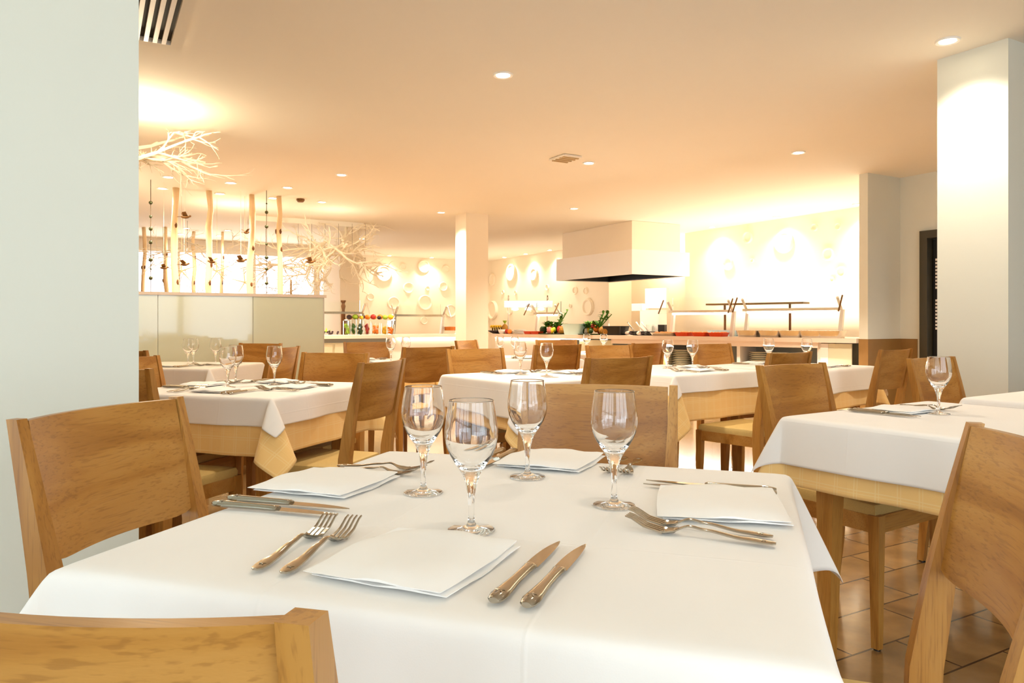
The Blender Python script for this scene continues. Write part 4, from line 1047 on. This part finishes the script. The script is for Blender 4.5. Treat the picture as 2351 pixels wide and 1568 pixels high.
# vegetable displays
def display(px, d, label, seed, tall):
    c = on_counter(px, d); rnd = random.Random(seed)
    t = thing('vegetable_display', label, 'vegetable display', c, cang)
    b = B(); lathe(b, [(0, 0), (0.20, 0), (0.22, 0.012), (0, 0.012)], 28); link('tray', b, M_LEAFD, t)
    for k in range(15):
        a = rnd.uniform(0, 6.28); r = rnd.uniform(0.02, 0.17); m = rnd.choice([M_REDF, M_YEL, M_PINKF, M_LEAFL, M_ORG, M_TOPM, M_LEAFD])
        b = B(); blob(b, (r*math.cos(a)*1.1, r*math.sin(a)*0.8, 0.045+rnd.uniform(0, 0.11)*(1-r/0.2)), rnd.uniform(0.03, 0.046), 1, 1, rnd.uniform(0.9, 1.4), 2, 0.02); link('vegetable', b, m, t, smooth=True)
    for k in range(2):
        b = B(); blob(b, ((-0.17, 0.17)[k], -0.02, 0.06), 0.058, 1, 1, 1.05, 2, 0.05); link('cabbage', b, (M_LEAFD, M_PINE)[k], t)
    b = B()
    for k in range(80):
        a = rnd.uniform(0, 6.28); e = rnd.uniform(0.3, 1.3); leaf(b, (rnd.uniform(-0.12, 0.10), rnd.uniform(-0.06, 0.06), rnd.uniform(0.08, 0.15)), (math.cos(a), math.sin(a), e), rnd.uniform(0.07, 0.15), rnd.uniform(0.03, 0.06), 0.3)
    link('foliage', b, M_LEAF, t)
    b = B()
    for k in range(9):
        a = rnd.uniform(2.6, 3.9) if not tall else rnd.uniform(-0.5, 0.6); leaf(b, (-0.06, 0, 0.08), (math.cos(a), 0.3*math.sin(a*3), rnd.uniform(0.7, 1.2)), rnd.uniform(0.13, 0.19), 0.03, 0.15)
    link('stalks', b, M_LEAFL, t)
    b = B()
    for k in range(6 if tall else 4):
        x0 = 0.06+0.01*k; top = (x0+0.10+0.02*k, rnd.uniform(-0.03, 0.03), rnd.uniform(0.24, 0.34))
        tube(b, [(x0, 0, 0.1), top], [0.009, 0.006], 6)
        for q in range(4): leaf(b, Vector((x0, 0, 0.1)).lerp(Vector(top), 0.5+0.16*q), (rnd.uniform(-1, 1), rnd.uniform(-1, 1), rnd.uniform(0.1, 0.9)), 0.07, 0.035, 0.2)
    link('leek', b, M_LEAF, t)
    return t
display(1270, 0.20, 'lush vegetable display with lime stalks, left of the aqua tub', 4, False)
display(1362, 0.18, 'vegetable display with tall leeks, right of the aqua tub', 9, True)
b = B(); blob(b, (0, 0, 0.055), 0.056, 1, 1, 1.0, 2, 0.04); o = link('melon', b, M_PINE); o.location = on_counter(1393, 0.06); tag(o, 'round olive melon at the left of the black tub', 'melon')
b = B(); lathe(b, [(0, 0), (0.028, 0), (0.030, 0.10), (0.012, 0.125), (0.004, 0.16), (0, 0.16)], 18); o = link('squeeze_bottle', b, M_TOPM, smooth='auto'); o.location = on_counter(1398, 0.36); tag(o, 'pale squeeze bottle behind the black tub', 'bottle')
# tongs and utensils
for px, dz, m, lab in ((1468, 0.0, M_WHITE, 'left white spatula leaning over the griddle'), (1480, 0.01, M_WHITE, 'right white spatula leaning over the griddle'), (1448, 0.0, M_STEEL, 'curled steel tongs beside the griddle')):
    c = on_counter(px, 0.25); t = thing('spatula' if m is M_WHITE else 'tongs', lab, 'utensil', c+Vector((0, 0, 0.055)), cang)
    b = B(); tube(b, [(0.06, 0, 0.0), (-0.01, 0, 0.07), (-0.05, 0, 0.12)], [0.012, 0.008, 0.010], 8); link('handle', b, m, t, smooth=True)
    b = B(); box(b, (0.075, 0, 0.0), (0.06, 0.05, 0.008)); link('head', b, m, t, bevel=0.002)
for k in range(7):
    rnd = random.Random(k); b = B(); c = on_counter(1432+k*9, 0.12+0.02*(k % 2)); blob(b, (0, 0, 0.03), 0.03, 1.3, 1, 0.9, 2, 0.12)
    o = link('shellfish', b, (M_BLACK, M_TOPM, M_DARKF)[k % 3]); o.location = c; tag(o, 'dark and pale mussel, x', 'food', 'mussels between the black tub and the griddle'); o['label'] = ('first', 'second', 'third', 'fourth', 'fifth', 'sixth', 'last')[k]+' mussel from the left between the black tub and the griddle'
# white cooking unit with bright hood panel
c = on_counter(1500, 0.62); t = thing('drinks_machine', 'tall white machine with brightly lit panels left of the first sneeze guard', 'machine', c, cang)
b = B(); box(b, (0, 0, 0.17), (0.30, 0.2, 0.34)); link('body', b, M_WHITE, t, bevel=0.01)
b = B(); box(b, (0.04, 0.02, 0.50), (0.33, 0.06, 0.27)); link('top_panel', b, M_WHITE, t, bevel=0.004)
b = B(); box(b, (-0.20, -0.02, 0.38), (0.17, 0.16, 0.10)); link('side_shelf', b, M_WHITE, t, bevel=0.004)
b = B(); lathe(b, [(0, 0), (0.05, 0), (0.055, 0.14), (0.05, 0.14), (0.045, 0.005), (0, 0.005)], 20, (0.05, -0.16, 0)); link('jug', b, M_PANE, t, smooth='auto')
b = B(); box(b, (0.2, -0.1, 0.09), (0.10, 0.06, 0.10)); link('control_box', b, M_BLACK, t)
area('machine_light', (c.x-0.02, c.y-0.3, 1.75), (0.05, 0.3, -0.35), 0.2, 0.2, 4, (1, 0.95, 0.85))
# ------------------------------------------------------------------ left counter food: jars, fruit, pepper mill
def on_left(px, u=9.85):
    p = hit_u(px, u); p.z = CT; return p
jars = [(797, 9.9, 0.055, 0.16, M_LEAFL, 'short wide jar of green salad'), (812, 10.15, 0.05, 0.17, M_LEAF, 'jar of leaves behind the first'), (826, 9.75, 0.052, 0.18, M_LEAFD, 'tall jar packed with dark green stalks'),
        (843, 10.1, 0.05, 0.16, M_REDF, 'jar with a red layer'), (862, 9.8, 0.062, 0.14, M_ORG, 'wide jar of orange slices'), (884, 10.05, 0.055, 0.13, M_YEL, 'jar of yellow pieces'), (897, 9.8, 0.055, 0.12, M_ORG, 'rightmost low jar on the left counter')]
for px, u_, r, h, m, lab in jars:
    p = on_left(px, u_); h *= 1.2
    t = thing('glass_jar', lab+' on the left buffet counter', 'jar', p, 0, 'glass jars on the left buffet counter')
    b = B(); lathe(b, [(0, 0), (r, 0), (r, h), (r-0.003, h), (r-0.003, 0.004), (0, 0.004)], 24); link('jar_wall', b, M_PANE, t, smooth='auto')
    b = B(); rnd = random.Random(px)
    for k in range(26):
        a = rnd.uniform(0, 6.28); q = rnd.uniform(0, r-0.02); blob(b, (q*math.cos(a), q*math.sin(a), rnd.uniform(0.02, h*0.72)), 0.014, 1, 1, 1.5, 1)
    o = link('contents', b, m, t); 
rnd = random.Random(2)
fr = [(790, 10.28, M_ORG), (815, 10.3, M_DARKF), (838, 10.3, M_YEL), (850, 10.32, M_DARKF), (858, 10.25, M_DARKF), (872, 10.3, M_LEAFL), (884, 10.3, M_DARKF), (893, 10.3, M_REDF), (878, 10.15, M_LEAF), (905, 10.0, M_DARKF)]
t = thing('fruit_stand', 'tiered glass stand heaped with fruit behind the jars', 'fruit stand', on_left(848, 10.22), TH)
b = B(); box(b, (0, 0, 0.205), (0.70, 0.20, 0.012)); link('shelf', b, M_PANE, t)
b = B()
for x in (-0.31, 0.31): box(b, (x, 0, 0.0985), (0.02, 0.16, 0.197))
link('foot', b, M_STEEL, t)
for k in range(15):
    m, nm = [(M_DARKF, 'dark plum'), (M_LEAFL, 'green fruit'), (M_YEL, 'yellow fruit'), (M_ORG, 'orange fruit'), (M_REDF, 'red fruit')][(k*3) % 5]
    b = B(); blob(b, (0, 0, 0), (0.034, 0.028, 0.038)[k % 3], 1.15, 1, 1, 2, 0.03); o = link('fruit', b, m, smooth=True)
    q = on_left(848, 10.22); loc = Vector((q.x, q.y, 0))+Vector((*(V2*(-0.31+0.044*k)), 0))+Vector((*(U2*(0.09*((k % 2)-0.5))), 0))
    o.location = (loc.x, loc.y, CT+0.212+(0.034, 0.028, 0.038)[k % 3]); tag(o, '%s heaped on the tiered stand, %s from the left' % (nm, ('first', 'second', 'third', 'fourth', 'fifth', 'sixth', 'seventh', 'eighth', 'ninth', 'tenth', 'eleventh', 'twelfth', 'thirteenth', 'fourteenth', 'last')[k]), 'fruit', 'fruit on the tiered stand, '+nm)
p = on_left(788, 10.34)
t = thing('pepper_mill', 'dark wooden pepper mill standing tall on the steel guard at the left', 'pepper mill', (p.x, p.y, CT+0.0)); 
b = B(); lathe(b, [(0, 0), (0.03, 0), (0.03, 0.30), (0.02, 0.34), (0.032, 0.40), (0.020, 0.44), (0.036, 0.47), (0.036, 0.485), (0, 0.485)], 20); link('body', b, M_BARK, t, smooth='auto')
p = on_left(757, 9.72); t = thing('flower_spray', 'small spray of dark flowers lying at the end of the partition', 'flowers', p)
b = B()
for k in range(12): blob(b, (rnd.uniform(-0.08, 0.10), rnd.uniform(-0.05, 0.05), rnd.uniform(0.02, 0.06)), 0.016, 1, 1, 1, 1)
link('blooms', b, M_DARKF, t)
b = B()
for k in range(10): leaf(b, (-0.04, 0, 0.03), (rnd.uniform(-1, 1), rnd.uniform(-1, 1), rnd.uniform(0.3, 1.2)), 0.10, 0.016)
link('leaves', b, M_LEAFL, t)
for px, lab in ((1038, 'glass dish with orange layers beside the far pillar'),):
    p = hit_u(1033, 10.3); p.z = CT; t = thing('layered_dish', lab, 'dish', p)
    b = B(); lathe(b, [(0, 0), (0.09, 0), (0.10, 0.11), (0.097, 0.11), (0.088, 0.004), (0, 0.004)], 24); link('bowl', b, M_PANE, t, smooth='auto')
    b = B(); lathe(b, [(0, 0.05), (0.085, 0.05), (0.09, 0.105), (0, 0.11)], 20); link('contents', b, M_ORG, t, smooth='auto')
# ------------------------------------------------------------------ garden corner: trunks, bead chains, branches, birds
def trunk(px_t, px_b, u_, r, label, seed, top=CEIL-0.002):
    rnd = random.Random(seed); a = hit_u(px_b, u_); b_ = hit_u(px_t, u_); a.z = 0; b_.z = top
    pts = []; rad = []
    for k in range(13):
        f = k/12; p = a.lerp(b_, f); p.x += rnd.uniform(-1, 1)*0.018; p.y += rnd.uniform(-1, 1)*0.018; pts.append(p-a); rad.append(r*(1.05-0.25*f)*rnd.uniform(0.88, 1.12))
    pts[0] = Vector((0, 0, 0)); pts[-1] = b_-a
    t = thing('tree_trunk', label, 'tree trunk', a, 0, 'bare decorative trunks behind the partition')
    b = B(); tube(b, pts, rad, 10); link('stem', b, M_TRUNK, t, smooth=True)
    for k in range(3):
        i = rnd.randint(6, 10); q = pts[i]; b = B(); blob(b, (q.x+rnd.choice((-1, 1))*rad[i]*0.8, q.y-rad[i]*0.5, q.z), 0.017, 0.8, 0.8, 1.9, 2, 0.25); link('knot', b, M_BARK, t)
    return t
for a_ in [(404, 398, 9.30, 0.045, 'thick trunk, leftmost of the tall ones, right of the left bead chain', 1), (480, 482, 9.32, 0.042, 'tall trunk second from the left behind the partition', 2), (578, 571, 9.34, 0.042, 'tall trunk left of the right bead chain', 3), (640, 645, 9.30, 0.036, 'tall slim trunk right of the right bead chain', 4),
           (330, 326, 13.4, 0.035, 'faint thin trunk behind the left bead chain', 5), (379, 386, 13.2, 0.038, 'faint short looking trunk left of the thick one', 6), (445, 449, 13.6, 0.036, 'faint trunk between the first and second tall trunks', 7), (511, 509, 13.4, 0.03, 'faint trunk right of the second tall trunk', 8)]:
    trunk(*a_)
def chain(px, u_, label, ys):
    p = hit_u(px, u_); t = thing('bead_chain', label, 'hanging ornament', (p.x, p.y, CEIL-0.002), 0, 'hanging bead chains')
    b = B(); tube(b, [(0, 0, 0), (0, 0, -1.75)], 0.004, 6); link('wire', b, M_WIRE, t)
    for y, r in ys:
        z = CAMH-(y-HZ)/F*p.y-CEIL; b = B(); blob(b, (0, 0, z), r*p.y/F, 1, 1, 1, 2); link('bead', b, M_BEAD, t, smooth=True)
chain(346, 8.9, 'hanging chain of dark beads leftmost beside the wall', [(465, 4.5), (497, 3.5), (525, 4.5), (556, 4.5), (596, 4.8), (617, 2), (638, 4.5)])
chain(612, 8.95, 'hanging chain of dark beads between two tall trunks', [(467, 2), (487, 4), (520, 4.2), (560, 3.2), (591, 4.5), (617, 3.8), (650, 4)])
def branches(c, name, label, seed, spread, n, lift, r0, squash=0.5, down=0, m=M_BRANCH, dir0=None):
    rnd = random.Random(seed); t = thing(name, label, 'branch ornament', c)
    def grow(p, d, L, r, depth, b):
        seg = 4; q = Vector(p); pts = [q.copy()]; dd = Vector(d)
        for i in range(seg):
            dd = (dd+Vector((rnd.uniform(-1, 1), rnd.uniform(-1, 1), rnd.uniform(-1, 1)*squash))*0.35).normalized(); q = q+dd*L/seg; q.z = min(q.z, CEIL-0.05-c[2]); pts.append(q.copy())
        tube(b, pts, [r*(1-0.14*i) for i in range(seg+1)], 5)
        if depth:
            for k in range(rnd.randint(2, 4)):
                i = rnd.randint(1, seg); nd = (dd+Vector((rnd.uniform(-1, 1), rnd.uniform(-1, 1), rnd.uniform(-1, 1)*squash))*0.9).normalized(); grow(pts[i], nd, L*rnd.uniform(0.45, 0.75), r*0.62, depth-1, b)
    for k in range(n):
        b = B(); a = rnd.uniform(0, 6.28)
        d = Vector((math.cos(a), math.sin(a), rnd.uniform(-0.5, 0.4)*squash-down)) if dir0 is None else Vector(dir0)+Vector((rnd.uniform(-1, 1), rnd.uniform(-1, 1), rnd.uniform(-1, 1)))*0.3
        grow((rnd.uniform(-1, 1)*spread*0.35, rnd.uniform(-1, 1)*spread*0.25, rnd.uniform(-0.1, 0.1)), d.normalized(), spread*rnd.uniform(0.6, 1.0), r0, 3, b); link('branch', b, m, t)
    return t
t = branches(at(300, 352, 2.42), 'hanging_branch', 'white bare branch hanging under the ceiling beside the left wall', 3, 0.52, 4, 0, 0.017, dir0=(0.95, 0.15, 0.05))
b = B(); tube(b, [(0, 0, 0), (0, 0, CEIL-0.002-t.location.z)], 0.003, 6); link('wire', b, M_WIRE, t)
cc = hit_u(762, 10.9); cc.z = 2.20; t = branches(cc, 'hanging_branch', 'dense cluster of white branches hanging right of the trunks', 11, 0.80, 22, 0, 0.022, squash=0.9, down=0.2)
b = B()
for k in range(6): tube(b, [(-0.5+0.2*k, 0, 0.0), (-0.5+0.2*k, 0, CEIL-0.075-cc.z)], 0.002, 5)
link('wire', b, M_WIRE, t)
cc = hit_u(610, 12.6); cc.z = 2.05; t = branches(cc, 'hanging_branch', 'bright white branches behind the right bead chain', 21, 0.55, 6, 0, 0.018, squash=0.9)
b = B(); tube(b, [(0, 0, 0), (0, 0, CEIL-0.002-cc.z)], 0.003, 6); link('wire', b, M_WIRE, t)
cc = hit_u(430, 12.2); cc.z = 2.2; t = branches(cc, 'hanging_branch', 'pale twigs behind the first two tall trunks', 31, 0.9, 9, 0, 0.010, squash=0.7)
b = B(); tube(b, [(0, 0, 0), (0, 0, CEIL-0.002-cc.z)], 0.003, 6); link('wire', b, M_WIRE, t)
cc = hit_u(668, 14.0); cc.z = 1.75; t = branches(cc, 'twig_bush', 'fine tan twigs low behind the partition before the window', 41, 0.7, 9, 0, 0.006, squash=1.0, m=M_TWIG)
b = B(); tube(b, [(0, 0, -1.75), (0, 0, 0.1)], 0.02, 6); link('stem', b, M_TWIG, t)
cc = hit_u(455, 10.5); cc.z = 1.2; t = branches(cc, 'twig_bush', 'fine tan twigs low behind the second tall trunk', 43, 0.55, 10, 0, 0.006, squash=1.0, m=M_TWIG)
b = B(); tube(b, [(0, 0, -1.2), (0, 0, 0.1)], 0.02, 6); link('stem', b, M_TWIG, t)
def bird(px, py, u_, s, rz, label):
    p = hit_u(px, u_, py); t = thing('bird_ornament', label, 'bird ornament', p, rz, 'small hanging bird ornaments')
    b = B(); blob(b, (0, 0, 0), 0.022*s, 1.9, 0.8, 0.8, 2); blob(b, (0.045*s, 0, 0.010*s), 0.014*s, 1, 0.9, 0.9, 1); link('body', b, M_BIRD, t, smooth=True)
    b = B()
    for sy in (-1, 1):
        q = [(-0.02*s, 0, 0.008*s), (0.025*s, 0, 0.008*s), (0.0, sy*0.06*s, 0.045*s), (-0.035*s, sy*0.05*s, 0.038*s)]
        loft(b, [q, [(x, y, z+0.003) for x, y, z in q]])
    loft(b, [[(-0.03*s, -0.008*s, 0), (-0.03*s, 0.008*s, 0), (-0.03*s, 0.008*s, 0.004), (-0.03*s, -0.008*s, 0.004)], [(-0.075*s, -0.016*s, -0.006), (-0.075*s, 0.016*s, -0.006), (-0.075*s, 0.016*s, -0.002), (-0.075*s, -0.016*s, -0.002)]])
    link('wing', b, M_BIRD, t)
    b = B(); tube(b, [(0, 0, 0), (0, 0, CEIL-0.002-p.z)], 0.0015, 5); link('thread', b, M_BRANCH, t)
for a_ in [(425, 498, 9.0, 1.1, 0.5, 'bird ornament highest between the first two tall trunks'), (423, 607, 9.0, 1.0, 0.2, 'bird ornament low between the first two tall trunks'), (487, 601, 9.1, 1.1, 2.8, 'bird ornament touching the second tall trunk'), (553, 598, 9.0, 1.2, 0.3, 'bird ornament with spread wings left of the third trunk'),
           (565, 534, 9.1, 0.9, 1.2, 'dark bird ornament beside the third trunk, upper'), (376, 615, 9.0, 0.9, 0.6, 'bird ornament left of the leftmost tall trunk'), (712, 601, 10.0, 1.3, 0.4, 'bird ornament before the white framed window')]:
    bird(*a_)
def twigstar(px, py, u_, label):
    p = hit_u(px, u_, py); t = tag(None or bpy.data.objects.new('x', None), None) if False else None
    b = B()
    for k in range(5):
        a = 0.4+k*2*PI/5; L_ = 0.15; e = V2*math.cos(a)*L_; tube(b, [(0, 0, 0), (e.x, e.y, math.sin(a)*L_)], [0.008, 0.004], 6)
    tube(b, [(0, 0, 0), (0, 0, CEIL-0.002-p.z)], 0.0015, 5)
    o = link('twig_star', b, M_TWIG); o.location = p; tag(o, label, 'star ornament', 'hanging twig stars')
twigstar(417, 622, 9.6, 'twig star right of the leftmost tall trunk'); twigstar(498, 622, 9.8, 'twig star right of the second tall trunk'); twigstar(562, 648, 9.5, 'twig star left of the third tall trunk')
